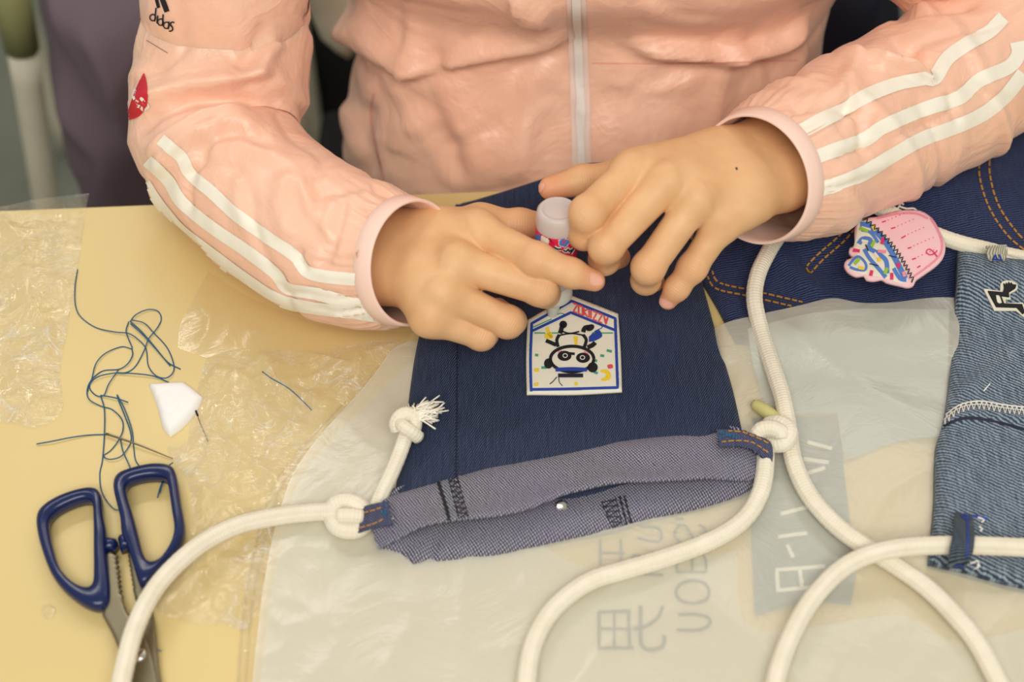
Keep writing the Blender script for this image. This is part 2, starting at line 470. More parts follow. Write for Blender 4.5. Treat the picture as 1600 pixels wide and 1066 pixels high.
# plastics
def film(name, tr=0.9, rough=0.12, tint=(1, 1, 1, 1), haze=0.05, gain=0.5, bscale=60, bstr=0.6, diff=(0.9, 0.88, 0.82, 1), bdist=0.003, crease=0.0, cs=34):
    m = NT(name); t = m.t; co = m.coord('Object')
    t.nodes.remove(m.b)
    wn = m.n('ShaderNodeTexNoise', i={'Vector': co, 'Scale': bscale, 'Detail': 5, 'Roughness': 0.6, 'Distortion': 1.2}).outputs[0]
    bp = m.n('ShaderNodeBump', i={'Strength': bstr, 'Distance': bdist, 'Height': wn}).outputs[0]
    g = m.n('ShaderNodeBsdfGlossy', i={'Color': (1, 1, 1, 1), 'Roughness': rough, 'Normal': bp}).outputs[0]
    d = m.n('ShaderNodeBsdfDiffuse', i={'Color': diff, 'Normal': bp}).outputs[0]
    tr_ = m.n('ShaderNodeBsdfTransparent', i={'Color': tint}).outputs[0]
    lw = m.n('ShaderNodeLayerWeight', i={'Blend': 0.35, 'Normal': bp}).outputs['Facing']
    f = m.math('MULTIPLY_ADD', lw, gain, 0.05)
    hz = haze
    if crease:                                                          # milky creases, doubling as glint streaks painted into the haze
        wv = m.n('ShaderNodeVectorMath', operation='ADD', i={0: co, 1: m.n('ShaderNodeVectorMath', operation='SCALE', i={0: m.n('ShaderNodeTexNoise', i={'Vector': co, 'Scale': 30, 'Detail': 2}).outputs['Color'], 'Scale': 0.035}).outputs[0]}).outputs[0]
        st_ = m.n('ShaderNodeMapping', i={0: wv, 2: (0, 0, 0.5), 3: (1.0, 2.8, 0.3)}).outputs[0]
        e1 = m.n('ShaderNodeTexVoronoi', feature='DISTANCE_TO_EDGE', i={'Vector': st_, 'Scale': cs}).outputs[0]
        e2 = m.n('ShaderNodeTexVoronoi', feature='DISTANCE_TO_EDGE', i={'Vector': st_, 'Scale': cs * 2.3}).outputs[0]
        l1 = m.ramp(e1, 0.0, 0.05, (1, 1, 1, 1), (0, 0, 0, 1)); l2 = m.ramp(e2, 0.0, 0.09, (1, 1, 1, 1), (0, 0, 0, 1))
        msk = m.ramp(m.noise(co, 22, 3), 0.42, 0.70)
        hz = m.math('ADD', haze, m.math('MULTIPLY', m.math('MULTIPLY', m.math('MAXIMUM', l1, m.math('MULTIPLY', l2, 0.6)), msk), crease))
    a = m.n('ShaderNodeMixShader', i={0: hz, 1: tr_, 2: d}).outputs[0]
    b = m.n('ShaderNodeMixShader', i={0: f, 1: a, 2: g}).outputs[0]
    m.link(b, m.out.inputs[0]); return m.m
M_FILM = film('clear_plastic_film', rough=0.07, haze=0.04, gain=0.24, bscale=48, bstr=1.0, bdist=0.006, crease=0.6)
M_FILMF = film('clear_flat_film', rough=0.2, haze=0.03, gain=0.07, bscale=18, bstr=0.5, tint=(0.98, 0.97, 0.95, 1))
M_FROST = film('frosted_plastic', rough=0.34, haze=0.48, gain=0.12, bscale=14, bstr=0.5, diff=srgb(236, 233, 214), bdist=0.006)
M_PANEL = plain('grey_printed_panel', srgb(92, 116, 126), 0.7, var=0.05, scale=20)
M_PANEL2 = plain('pale_grey_panel', srgb(168, 182, 182), 0.7, var=0.05, scale=20)
M_PRINT = plain('grey_print', srgb(84, 94, 98), 0.8)
M_PRINTW = plain('white_print', srgb(238, 236, 224), 0.8)
m = NT('translucent_bottle_plastic'); m.col(srgb(226, 214, 208)); m.set(Roughness=0.22, Alpha=1.0, Transmission_Weight=0.25, Subsurface_Weight=0.35, Subsurface_Scale=0.01, IOR=1.3); M_BOTTLE = m.m
M_NOZZLE = plain('white_nozzle_plastic', srgb(226, 224, 210), 0.35, var=0.02)
M_LABEL = plain('crimson_label', srgb(214, 30, 74), 0.3, var=0.04)
M_NAVYP = plain('navy_plastic', srgb(17, 33, 80), 0.22, var=0.03)
m = NT('brushed_steel'); co = m.coord('Object')
m.col(m.mix(m.noise(co, 30, 3), srgb(150, 140, 112), srgb(120, 114, 96))); m.set(Metallic=0.9, Roughness=0.42); M_STEEL = m.m
M_CHROME = plain('bright_metal', srgb(225, 222, 210), 0.18, 1.0, var=0.02)
M_CHALK = plain('white_chalk', srgb(244, 242, 238), 0.75, var=0.01)
# background
M_TUBE = plain('cream_painted_tube', srgb(214, 208, 184), 0.4, var=0.03)
M_OLIVE = plain('olive_plastic', srgb(150, 150, 100), 0.5, var=0.05)
M_PURPLE = plain('purple_grey_cloth', srgb(106, 90, 98), 0.9, var=0.08, scale=14)
M_BLK = plain('black_fabric', srgb(16, 15, 16), 0.95, var=0.1, scale=20)
M_NAVYBG = plain('navy_cloth', srgb(26, 27, 44), 0.95, var=0.1, scale=20)
M_FLOOR = plain('grey_green_floor', srgb(112, 116, 102), 0.6, var=0.12, scale=6)
M_WALL = plain('grey_wall', srgb(150, 148, 138), 0.9)
M_BADGE = plain('red_print', srgb(206, 32, 52), 0.6, var=0.04)
# ---------------------------------------------------------------- structure
def quad_box(name, lo, hi, mat, parent=None, kind=None, bev=0.0, label=None):
    c = [(a + b) / 2 for a, b in zip(lo, hi)]
    V, Fc, _ = box(c, hi[0]-lo[0], hi[1]-lo[1], hi[2]-lo[2], bev=bev)
    o = mk(name, V, Fc, mat, parent, smooth=False, label=label)
    if kind: o['kind'] = kind
    return o
quad_box('floor', (-3, -2, -0.79), (3, 3.2, -0.75), M_FLOOR, kind='structure')
quad_box('wall_back', (-3, 3.2, -0.79), (3, 3.3, 1.9), M_WALL, kind='structure')
# ---------------------------------------------------------------- table
tb = thing('table', 'cream yellow laminate worktable in front of the person in pink', 'table', (0, -0.3, -0.75))
A = P(-60, 332.5, 0); B = P(760, 300, 0); dx = (B - A).normalized(); nrm = Vector((-dx.y, dx.x, 0))
L0 = A - dx * 0.45; R0 = A + dx * 1.75
def slab(name, z0, z1, inset, mat, parent, depth=0.75):
    c = [L0 + dx*inset - nrm*inset, R0 - dx*inset - nrm*inset, R0 - dx*inset - nrm*(depth-inset), L0 + dx*inset - nrm*(depth-inset)]
    V = [Vector((q.x, q.y, z)) for z in (z0, z1) for q in c]
    mk(name, V, [(3,2,1,0), (4,5,6,7), (0,1,5,4), (1,2,6,5), (2,3,7,6), (3,0,4,7)], mat, parent, smooth=False)
slab('tabletop', -0.02, 0.0, 0.0, M_TABLE, tb)
slab('edge_band', -0.022, -0.0012, -0.001, M_EDGE, tb)
slab('apron', -0.07, -0.022, 0.05, M_EDGE, tb)
for a_, b_ in ((0.08, 0.08), (0.08, 0.67), (2.1, 0.08), (2.1, 0.67)):
    q = L0 + dx * a_ - nrm * b_
    V, Fc, UV = tube([(q.x, q.y, -0.75), (q.x, q.y, -0.07)], 0.018, 14); mk('leg', V, Fc, M_TUBE, tb, uv=UV)

# ---------------------------------------------------------------- frosted bag and clear films
def wr(x, y, s, a, seed=0.0, ang=0.0, st=1.0):
    ca, sa = math.cos(ang), math.sin(ang); u, v = x*ca + y*sa, -x*sa + y*ca
    return a * max(0, ridge(u * s, v * s * st, seed)) ** 3
frost_poly = [(640,534,1),(612,548),(585,585),(545,632),(500,682),(462,735),(440,790),(424,850),(410,930),(400,1010),(392,1090,1),(1000,1110,1),(1680,1110,1),(1680,900,1),(1600,700),(1500,466,1),(1460,466),(1400,473),(1345,474),(1300,467),(1250,478),(1190,492),(1140,503),(1105,520,1),(900,520,1),(760,520,1)]
def frost_z(x, y, e, px, py):
    z = wr(x, y, 9, 0.0028, 1.3, 0.7, 0.5) + wr(x, y, 22, 0.0012, 4.1, -0.5, 0.6)
    z += 0.0018 * math.exp(-(e / 0.004) ** 2)
    z += wr(x, y, 34, 0.0011 * smooth01(1 - (px - 400) / 420), 8.8, 1.0, 0.5)
    return z * smooth01(0.3 + e / 0.03)
fb = thing('plastic_bag', 'large frosted white plastic mailing bag with grey mirrored lettering under the denim bag', 'plastic bag', tuple(P(900, 950, 0)))
def frost_base(px, py): return 0.0028 + 0.010 * smooth01((px - 1105) / 30) * smooth01((606 - py) / 90) * smooth01((1540 - px) / 40)
FV, FF = sheet(frost_poly, frost_base, spacing=7, zf=frost_z)
mk('front_film', FV, FF, M_FROST, fb); FT = bvh(FV, FF)
def under(name, poly, mat, off=-0.0009, sp=9, parent=fb, tree=None):
    V, Fc, _ = patchfill(poly, tree or FT, off, sp); return mk(name, V, Fc, mat, parent)
under('printed_panel', [(1176,652,1),(1308,648,1),(1322,760),(1338,900,1),(1330,945,1),(1260,940),(1180,962,1),(1174,800)], M_PANEL)
under('inner_panel', [(1168,512,1),(1300,484),(1484,482,1),(1480,600),(1474,680,1),(1400,690),(1320,720,1),(1308,644,1),(1200,648,1),(1180,580)], M_PANEL2)
V, Fc, _ = patchfill([(404,1080,1),(418,960),(436,850),(454,780),(480,730),(520,680),(575,625),(640,560,1),(700,700,1),(900,880),(1150,860,1),(1180,980),(1400,960),(1500,1000),(1680,960,1),(1680,1100,1),(900,1100,1)], FT, -0.0014, 14)
mk('back_film', V, Fc, M_FROST, fb)
# mirrored lettering
pr = []
def st(pts, w=5): pr.append(ribbon(pts, w, FT, -0.0006, 4, 1))
st([(936,955,1),(936,1014,1)]); st([(936,956,1),(986,954,1)]); st([(982,956,1),(984,1012,1)]); st([(934,1012,1),(990,1012,1)]); st([(936,982,1),(986,982,1)], 4); st([(960,956,1),(960,1012,1)], 4)
st([(1001,946),(1001,980),(1003,1008),(1018,1015),(1036,1008),(1038,992)], 6); st([(990,982),(1010,978),(1028,964),(1036,946)], 5)
st([(1060,960,1),(1090,960),(1108,966),(1108,976),(1092,984),(1058,984,1)], 5)
st([(1082,906),(1064,912),(1056,924),(1064,938),(1084,942),(1104,936),(1108,922),(1100,910),(1082,906)], 5)
st([(1058,892,1),(1058,872),(1068,864),(1080,870),(1082,892)], 4); st([(1082,892),(1083,872),(1092,864),(1102,872),(1104,892,1)], 4); st([(1056,893,1),(1104,893,1)], 4)
st([(1064,848),(1054,836),(1060,822),(1072,822),(1082,838),(1094,845),(1104,836),(1100,824),(1092,820)], 4)
st([(1054,810,1),(1068,810,1)], 4)
st([(988,896,1),(1036,898,1)], 5); st([(1000,896,1),(990,868),(1034,880),(1030,866)], 5); st([(996,840),(1030,846),(1030,826),(1000,822)], 4)
st([(938,842,1),(938,882,1)], 4); st([(970,842,1),(970,882,1)], 4); st([(936,864,1),(976,864,1)], 4)
V, Fc, UV = merge(pr); mk('lettering', V, Fc, M_PRINT, fb, label='grey mirrored lettering')
pw = []
for pts in ([(1212,890,1),(1290,884,1)], [(1214,922,1),(1296,914,1)], [(1214,892,1),(1216,924,1)], [(1250,888,1),(1254,918,1)], [(1216,838,1),(1262,832,1)], [(1220,802,1),(1270,790,1)], [(1250,742,1),(1290,730,1)], [(1256,716,1),(1296,722,1)], [(1262,690,1),(1300,700,1)], [(1230,850,1),(1240,870,1)]):
    pw.append(ribbon(pts, 6, FT, -0.00078, 5, 1))
V, Fc, UV = merge(pw); mk('pale_lettering', V, Fc, M_PRINTW, fb, label='white lettering on the grey panel')
# welded clear borders of the bag
for k, off in enumerate((-14, -26)):
    V, Fc, UV = tube([P(x + off + (6 if y < 700 else 0), y, 0.0022) for x, y in ((560,628),(500,690),(462,745),(438,800),(420,880),(406,960),(396,1090))], 0.0007, 6, 0.004)
    mk('welded_edge', V, Fc, M_FILMF, fb, uv=UV)
V, Fc = sheet([(640,545,1),(560,622),(480,708),(446,775),(426,850),(408,950),(398,1095,1),(366,1095,1),(378,960),(398,850),(425,770),(470,700),(560,600),(630,540,1)], 0.0012, 8)
mk('clear_border', V, Fc, M_FILMF, fb)

def crumple(px0, amp):
    def f(x, y, e, px, py):
        z = wr(x, y, 26, 0.0085 * amp, px0, 0.9, 0.55) + wr(x, y, 55, 0.0045 * amp, px0 + 3, -0.4, 0.7) + wr(x + 5, y, 110, 0.0020 * amp, px0 + 7, 0.3)
        return z * smooth01(e / 0.012) + 0.0006
    return f
V, Fc = sheet([(322,560,1),(380,545),(470,548),(560,536),(640,528,1),(600,570),(560,622),(500,678),(470,720),(450,770),(440,800),(425,880),(405,950),(385,985),(350,978),(300,975),(250,958),(246,930),(262,900),(292,870),(300,800),(292,750),(270,720),(262,700),(290,690),(300,640)], 0.0006, 4.2, zf=crumple(2.2, 1.0))
mk('clear_wrapper', V, Fc, M_FILM, label='crumpled clear plastic wrapper between the scissors and the frosted bag', loc=tuple(P(380, 800, 0)))['category'] = 'wrapper'
V, Fc = sheet([(326,425,1),(400,470),(520,512),(645,520,1),(640,528,1),(560,536),(470,548),(380,545),(322,560,1),(278,545,1),(285,500)], 0.0006, 7, zf=crumple(9.2, 0.25))
mk('clear_wrapper_flap', V, Fc, M_FILMF, label='smooth clear plastic flap lying under the left pink sleeve', loc=tuple(P(400, 510, 0)))['category'] = 'wrapper'
V, Fc = sheet([(-40,330,1),(12,322),(60,312),(140,303,1),(135,325),(125,400),(108,500),(95,580),(98,640),(60,668),(0,660),(-60,670,1)], lambda x, y: 0.0006 + 0.02 * smooth01((345 - y) / 45), 5, zf=crumple(5.1, 0.55))
mk('clear_bag', V, Fc, M_FILM, label='clear plastic bag lying over the far left corner of the table', loc=tuple(P(40, 500, 0)))['category'] = 'plastic bag'

# ---------------------------------------------------------------- dark jeans
jn = thing('jeans', 'folded dark blue jeans with orange double topstitching at the back right of the table', 'jeans', tuple(P(1350, 420, 0)))
jfold = [(1195,385),(1225,418),(1262,450),(1300,478)]
jw = [Vector(P(x, y, 0.012)[:2]) for x, y in jfold]; jw2 = [Vector(P(x, y, 0.012)[:2]) for x, y in ((1150,330),(1260,380),(1370,400),(1460,390),(1600,420))]
jw3 = [Vector(P(x, y, 0.012)[:2]) for x, y in ((1420,300),(1500,330),(1580,420))]
def jz(x, y, e, px, py):
    d1 = float(seg_dist([x], [y], jw, False)[0]); d2 = float(seg_dist([x], [y], jw2, False)[0]); d3 = float(seg_dist([x], [y], jw3, False)[0])
    return 0.008 * smooth01((486 - py) / 40) * math.exp(-(d1 / 0.009) ** 2) + 0.005 * math.exp(-(d2 / 0.02) ** 2) + 0.006 * math.exp(-(d3 / 0.02) ** 2) + 0.003 * n1(x * 30, y * 30, 2)
JV, JF = sheet([(1080,380,1),(1098,440,1),(1150,535,1),(1200,535),(1300,512),(1640,508,1),(1660,190,1),(1590,198),(1550,212),(1500,230),(1440,250),(1250,290),(1100,300,1)],
               lambda x, y: 0.003 + 0.021 * smooth01((460 - y) / 180), 6, h=0.0065, edge=0.005, zf=jz)
mk('fabric', JV, JF, M_JEANS, jn, solid=0.003); JT = bvh(JV, JF)
STITCH = ('topstitch', 'stitching', 'overlock_stitch', 'tack_thread', 'frayed_threads', 'lettering', 'pale_lettering', 'loose_thread')
def stitches(line, w, tree, off, dash=9, gap=3):
    C = smooth_poly(line, 1.0, False); out = []; i = 0
    while i + dash < len(C):
        out.append(ribbon([tuple(C[i]), tuple(C[i + dash // 2]), tuple(C[i + dash])], w, tree, off, 3, 1)); i += dash + gap
    return merge(out)
for ln in ([(1113,424),(1125,443),(1180,456),(1258,474)], [(1106,432),(1120,452),(1170,464),(1240,480)], [(1338,340),(1310,370),(1280,396),(1260,418),(1266,428)], [(1348,342),(1320,376),(1288,404),(1266,428)],
           [(1533,236),(1530,275),(1545,325),(1575,370),(1612,400)], [(1548,232),(1546,272),(1560,322),(1590,366),(1612,384)]):
    V, Fc, UV = stitches(ln, 2.6, JT, 0.0007, 8, 3); mk('topstitch', V, Fc, M_ORANGE, jn, label='orange topstitching')

# ---------------------------------------------------------------- navy denim drawstring bag
nb = thing('denim_bag', 'navy denim drawstring bag with rolled back greyish hem under the hands', 'bag', tuple(P(890, 700, 0)))
def nz_base(px, py): return 0.007 + 0.022 * smooth01((330 - py) / 80)
def nz_f(x, y, e, px, py):
    z = 0.0022 * n1(x * 18, y * 9, 3) + 0.0014 * n1(x * 40, y * 14, 5)
    z += 0.003 * math.exp(-((px - 1055 - (py - 560) * 0.25) / 30) ** 2) * smooth01((py - 400) / 100)
    z -= 0.0016 * math.exp(-((px - 716) / 3.0) ** 2)
    return z
NV, NF = sheet([(712,318,1),(760,306),(835,284),(905,256,1),(960,255),(1040,262,1),(1075,360),(1098,445),(1122,530),(1145,610),(1163,690,1),(1163,740,1),(900,790,1),(612,800,1),(620,752),(634,660),(648,560),(668,470),(690,390)], nz_base, 6, h=0.006, edge=0.006, zf=nz_f)
mk('body_panel', NV, NF, M_NAVY, nb, solid=0.004); NT_ = bvh(NV, NF)
V, Fc, UV = ribbon([(718,318,1),(716,440),(714,600),(712,745,1)], 2.2, NT_, 0.0003, 6, 1); mk('side_seam', V, Fc, M_SEAM, nb)
# hem: lower lip, then the fat upper lip
lo_poly = [(588,858,1),(612,862),(628,866),(646,881,1),(700,876),(770,868),(870,846),(960,828),(1010,812),(1090,794),(1150,776),(1185,758),(1199,738,1),(1195,700,1),(1000,740),(800,780),(600,820,1)]
def lo_f(x, y, e, px, py):
    return 0.0014 * n1(x * 30, y * 30, 1) - 0.003 * math.exp(-((px - 668 + (880 - py) * -0.55) / 10) ** 2) * smooth01((700 - px) / 20)
LV, LF = sheet(lo_poly, 0.005, 5, h=0.0065, edge=0.005, zf=lo_f)
mk('lower_lip', LV, LF, M_REV, nb, solid=0.005); LT = bvh(LV, LF)
up_top = [(584,800),(588,776),(640,761),(690,745),(760,726),(850,706),(930,690),(1000,680),(1060,673),(1122,669),(1160,678),(1186,697),(1199,722)]
up_bot = [(1192,742),(1165,757),(1120,763),(1060,768),(1000,772),(960,775),(915,784),(880,793),(850,806),(820,818),(780,826),(740,830),(700,834),(668,841),(640,848),(612,856)]
up_poly = [(588,776,1)] + up_top[2:9] + [(1122,669,1)] + up_top[10:] + up_bot + [(594,866,1),(585,845),(584,815)]
tw_ = [Vector(P(x, y, 0.012)[:2]) for x, y in up_top]; bw_ = [Vector(P(x, y, 0.012)[:2]) for x, y in up_bot]
def up_f(x, y, e, px, py):
    dt = float(seg_dist([x], [y], tw_, False)[0]); db = float(seg_dist([x], [y], bw_, False)[0])
    ends = smooth01((px - 600) / 70) * smooth01((1180 - px) / 90)
    z = 0.0125 * (1 - math.exp(-dt / 0.007)) + 0.0045 * math.exp(-(db / 0.012) ** 2) * ends - 0.003 * math.exp(-(db / 0.0025) ** 2)
    z -= (1 - ends) * 0.006 * math.exp(-(db / 0.015) ** 2)
    z += 0.0015 * n1(x * 22, y * 30, 7) + 0.0006 * n1(x * 60, y * 60, 3) - 0.002 * math.exp(-(((x + 0.01) * 0.3 + (y + 0.09)) / 0.012) ** 2)
    return z
UVv, UF = sheet(up_poly, 0.008, 4, zf=up_f)
mk('upper_lip', UVv, UF, M_REV, nb, solid=0.0016); UT = bvh(UVv, UF)
# inside of the mouth, dark between the lips, belongs to the cloth roll
def zigzag(a0, a1, b0, b1, n, w, tree, off=0.0006):
    out = []; pts = []
    for i in range(n + 1):
        t = i / n; p = (Vector(a0).lerp(Vector(a1), t)) if i % 2 == 0 else (Vector(b0).lerp(Vector(b1), t)); pts.append((p.x, p.y, 1))
    out.append(ribbon(pts, w, tree, off, 3, 1)); out.append(ribbon([tuple(a0) + (1,), tuple(a1) + (1,)], w, tree, off, 3, 1)); out.append(ribbon([tuple(b0) + (1,), tuple(b1) + (1,)], w, tree, off, 3, 1))
    return merge(out)
V, Fc, UV = ribbon([(683,748,1),(696,790),(708,838,1)], 5.5, UT, 0.0006, 4, 2); mk('seam_cord', V, Fc, M_BLACK, nb, label='black seam line')
V, Fc, UV = zigzag((700,745), (723,836), (713,741), (738,832), 22, 1.7, UT); mk('overlock_stitch', V, Fc, M_BLACK, nb, label='black zigzag overlock stitching')
V, Fc, UV = zigzag((940,786), (956,824), (961,777), (972,820), 10, 1.7, LT); mk('overlock_stitch', V, Fc, M_BLACK, nb)
for q in (((968,776,1),(979,820,1)), ((975,775,1),(986,817,1))):
    V, Fc, UV = ribbon(list(q), 3.0, LT, 0.0006, 4, 1); mk('seam_cord', V, Fc, M_BLACK, nb)
c = cast(877, 791, LT, 0.0); V, Fc, UV = lathe(c, (0.1, -0.5, 0.8), [(0, 0.0), (0.0, 0.0036), (0.0010, 0.0039), (0.0016, 0.0030), (0.0018, 0.0)], 20); mk('snap_button', V, Fc, M_CHROME, nb, uv=UV, label='small metal snap')
# tabs
def strap(name, left, right, zf, mat, parent, n=None, th=0.0016, label=None):
    """a thin strap between two px edges"""
    a = smooth_poly(left, 4, False); b = smooth_poly(right, 4, False); m_ = max(len(a), len(b)); V = []; Fc = []; nc = 6
    rs = lambda q: [q[min(len(q)-1, int(round(i * (len(q)-1) / (m_-1))))] for i in range(m_)]
    a, b = rs(a), rs(b)
    for i in range(m_):
        t = i / (m_-1)
        for k in range(nc + 1):
            q = a[i].lerp(b[i], k / nc); V.append(P(q.x, q.y, zf(t) + 0.0004 * math.sin(k / nc * math.pi)))
            if i and k: o = len(V) - 1; Fc.append((o, o-1, o-nc-2, o-nc-1))
    Fc = flip_up(V, Fc); o = mk(name, V, Fc, mat, parent, solid=th, label=label); return V, Fc, bvh(V, Fc), o
V_, F_, TT, tabo = strap('left_tab', [(607,783),(580,788),(551,797)], [(614,820),(585,824),(557,833)], lambda t: 0.0275 - 0.012 * t ** 1.5, M_TAB, nb, label='dark denim loop with orange stitching')
for ln in ([(551,806),(580,799),(598,793)], [(556,827),(584,819),(600,811)]):
    V, Fc, UV = stitches(ln, 2.0, TT, 0.0005, 7, 2); mk('stitching', V, Fc, M_ORANGE, tabo)
V, Fc, UV = merge([ribbon(q, 1.8, TT, 0.0008, 3, 1) for q in ([(598,788,1),(606,792,1)], [(594,800,1),(606,803,1)], [(600,808,1),(603,797,1)], [(598,806,1),(607,800,1)])] + [ribbon(q, 1.8, UT, 0.0035, 3, 1) for q in ([(604,786),(608,796),(603,806),(612,815)],)]); mk('tack_thread', V, Fc, M_TEAL, tabo)
V, Fc, UV = ribbon([(600,788),(604,800),(601,806),(608,813),(618,815)], 1.8, UT, 0.0045, 3, 1); mk('loose_thread', V, Fc, M_WHITETH, tabo)
V_, F_, TR, tabr = strap('right_tab', [(1120,671),(1150,672),(1180,679),(1203,690),(1208,708),(1206,728)], [(1124,698),(1150,697),(1170,700),(1188,712),(1196,720),(1200,731)], lambda t: 0.026 - 0.010 * t ** 2, M_TAB, nb, label='dark denim loop with orange stitching')
for ln in ([(1138,674),(1160,676),(1184,685),(1204,695)], [(1128,691),(1155,689),(1176,692),(1192,702),(1205,711)]):
    V, Fc, UV = stitches(ln, 2.0, TR, 0.0005, 8, 3); mk('stitching', V, Fc, M_ORANGE, tabr)
V, Fc, UV = merge([ribbon(q, 1.5, TR, 0.0008, 3, 1) for q in ([(1124,676,1),(1156,684,1)], [(1126,684,1),(1150,678,1)], [(1124,690,1),(1128,674,1)], [(1130,680,1),(1160,688,1)], [(1121,688,1),(1124,672,1)])]); mk('tack_thread', V, Fc, M_TEAL, tabr)

# ---------------------------------------------------------------- washed denim bag
wb = thing('denim_bag', 'washed grey blue denim bag with a black and white applique at the right edge', 'bag', tuple(P(1540, 650, 0)))
wl = [Vector(P(x, y, 0.012)[:2]) for x, y in ((1470,668),(1500,656),(1540,655),(1600,668),(1680,690))]
def w_f(x, y, e, px, py):
    d = float(seg_dist([x], [y], wl, False)[0])
    z = 0.0025 * n1(x * 14, y * 14, 4) + 0.0035 * math.exp(-(d / 0.006) ** 2) * (1 if py < 668 else 0.3)
    z += 0.004 * math.exp(-(((px - 1530) * 0.7 + (py - 600) * 0.7) / 16) ** 2) * smooth01((py - 560) / 60) * smooth01((648 - py) / 40)
    return z
wpoly = [(1497,390,1),(1545,396),(1600,404),(1700,412,1),(1700,935,1),(1640,924),(1590,914),(1530,897),(1490,886),(1452,877,1),(1456,840),(1461,780),(1463,700),(1474,660),(1484,600),(1491,500),(1496,440)]
WV, WF = sheet(wpoly, lambda px, py: 0.009 + 0.017 * smooth01((520 - py) / 100), 6, h=0.007, edge=0.004, zf=w_f)
mk('body_panel', WV, WF, M_WASH, wb, solid=0.008); WT = bvh(WV, WF)
V, Fc, UV = ribbon([(1470,670),(1500,655),(1540,656),(1610,674),(1694,696)], 4.5, WT, 0.0005, 4, 1); mk('seam_cord', V, Fc, M_SEAM, wb, label='dark seam line')
zz = []; base_ln = smooth_poly([(1476,652),(1500,634),(1530,628),(1570,634),(1620,640),(1694,652)], 2, False)
zz.append(ribbon([tuple(q) for q in base_ln[::6]], 2.2, WT, 0.0008, 4, 1)); zz.append(ribbon([(q.x, q.y + 5) for q in base_ln[::6]], 1.5, WT, 0.0008, 4, 1))
for i in range(0, len(base_ln) - 4, 4):
    q = base_ln[i]; q2 = base_ln[min(i + 2, len(base_ln)-1)]; zz.append(ribbon([(q.x, q.y, 1), (q2.x, q2.y + 13, 1)], 1.4, WT, 0.0008, 4, 1)); q3 = base_ln[min(i+4, len(base_ln)-1)]; zz.append(ribbon([(q2.x, q2.y + 13, 1), (q3.x, q3.y, 1)], 1.4, WT, 0.0008, 4, 1))
V, Fc, UV = merge(zz); mk('overlock_stitch', V, Fc, M_WHITETH, wb, label='white overlock stitching')
# applique
V, Fc, _ = patchfill([(1536,451,1),(1562,455,1),(1563,443),(1570,439),(1582,440),(1589,446),(1588,453),(1577,460),(1579,468,1),(1570,468,1),(1571,474,1),(1597,473,1),(1602,484),(1600,497,1),(1587,486,1),(1553,486,1)], WT, 0.0012, 3); mk('applique_backing', V, Fc, M_FELTW, wb, solid=0.0012, label='off-white applique backing')
V, Fc, _ = patchfill([(1542,455,1),(1565,457,1),(1567,450,1),(1566,443,1),(1569,446,1),(1570,442,1),(1572,445,1),(1574,441,1),(1576,444,1),(1578,442,1),(1580,445),(1586,446),(1585,450),(1574,457,1),(1575,464,1),(1562,462,1),(1567,475,1),(1595,476,1),(1599,490),(1596,492,1),(1587,481,1),(1555,480,1)], WT, 0.0026, 2.5); mk('applique_figure', V, Fc, M_FELTB, wb, solid=0.0012, label='black geometric four-legged figure')
V, Fc, _ = patchfill([(1554,462,1),(1559,463),(1563,474,1),(1559,475),(1556,473)], WT, 0.003, 2); mk('applique_window', V, Fc, M_FELTW, wb, solid=0.0006)
V, Fc, UV = ribbon([(1536,612,1),(1546,600,1)], 2, WT, 0.0008, 3, 1); mk('lint', V, Fc, M_WHITETH, wb)
V_, F_, TW, tbo = strap('cord_loop', [(1493,800),(1488,840),(1484,860),(1481,886)], [(1520,806),(1523,835),(1520,865),(1508,888)], lambda t: 0.019 + 0.016 * math.sin(math.pi * min(1, max(0, t))), M_TABW, wb, label='dark worn denim loop')
V, Fc, UV = merge([ribbon(q, 2.6, TW, 0.0008, 3, 1) for q in ([(1500,805),(1508,812),(1516,812)], [(1509,808),(1512,830),(1510,870)], [(1491,884),(1500,882),(1506,886)], [(1502,803),(1512,808)])] + [ribbon([(1516,811),(1530,813),(1540,816)], 4, WT, 0.004, 3, 1)]); mk('tack_thread', V, Fc, M_ROYAL, tbo, label='bright blue tacking thread')
V, Fc, UV = merge([ribbon(q, 2.6, WT, 0.008, 3, 1) for q in ([(1522,818),(1532,822),(1528,826)], [(1524,832),(1529,836),(1526,840)], [(1514,880),(1522,878),(1527,882),(1520,886)], [(1518,868),(1524,866)])]); mk('frayed_threads', V, Fc, M_WHITETH, tbo)
V_, F_, TL, tlo = strap('top_loop', [(1541,384),(1542,396),(1546,407)], [(1573,382),(1574,396),(1570,407)], lambda t: 0.049 - 0.014 * t, M_TABL, wb, label='pale denim loop')
V, Fc, UV = merge([ribbon(q, 2.4, TL, 0.0008, 2, 1) for q in ([(1551,406,1),(1555,397,1),(1558,406,1)], [(1560,397,1),(1565,406,1)], [(1550,404,1),(1568,406,1)])]); mk('tack_thread', V, Fc, M_ROYAL, tlo)
V, Fc, UV = merge([ribbon(q, 2.4, WT, 0.003, 2, 1) for q in ([(1572,402),(1585,406),(1600,408)], [(1556,404,1),(1560,398,1)])]); mk('loose_thread', V, Fc, M_WHITETH, tlo)

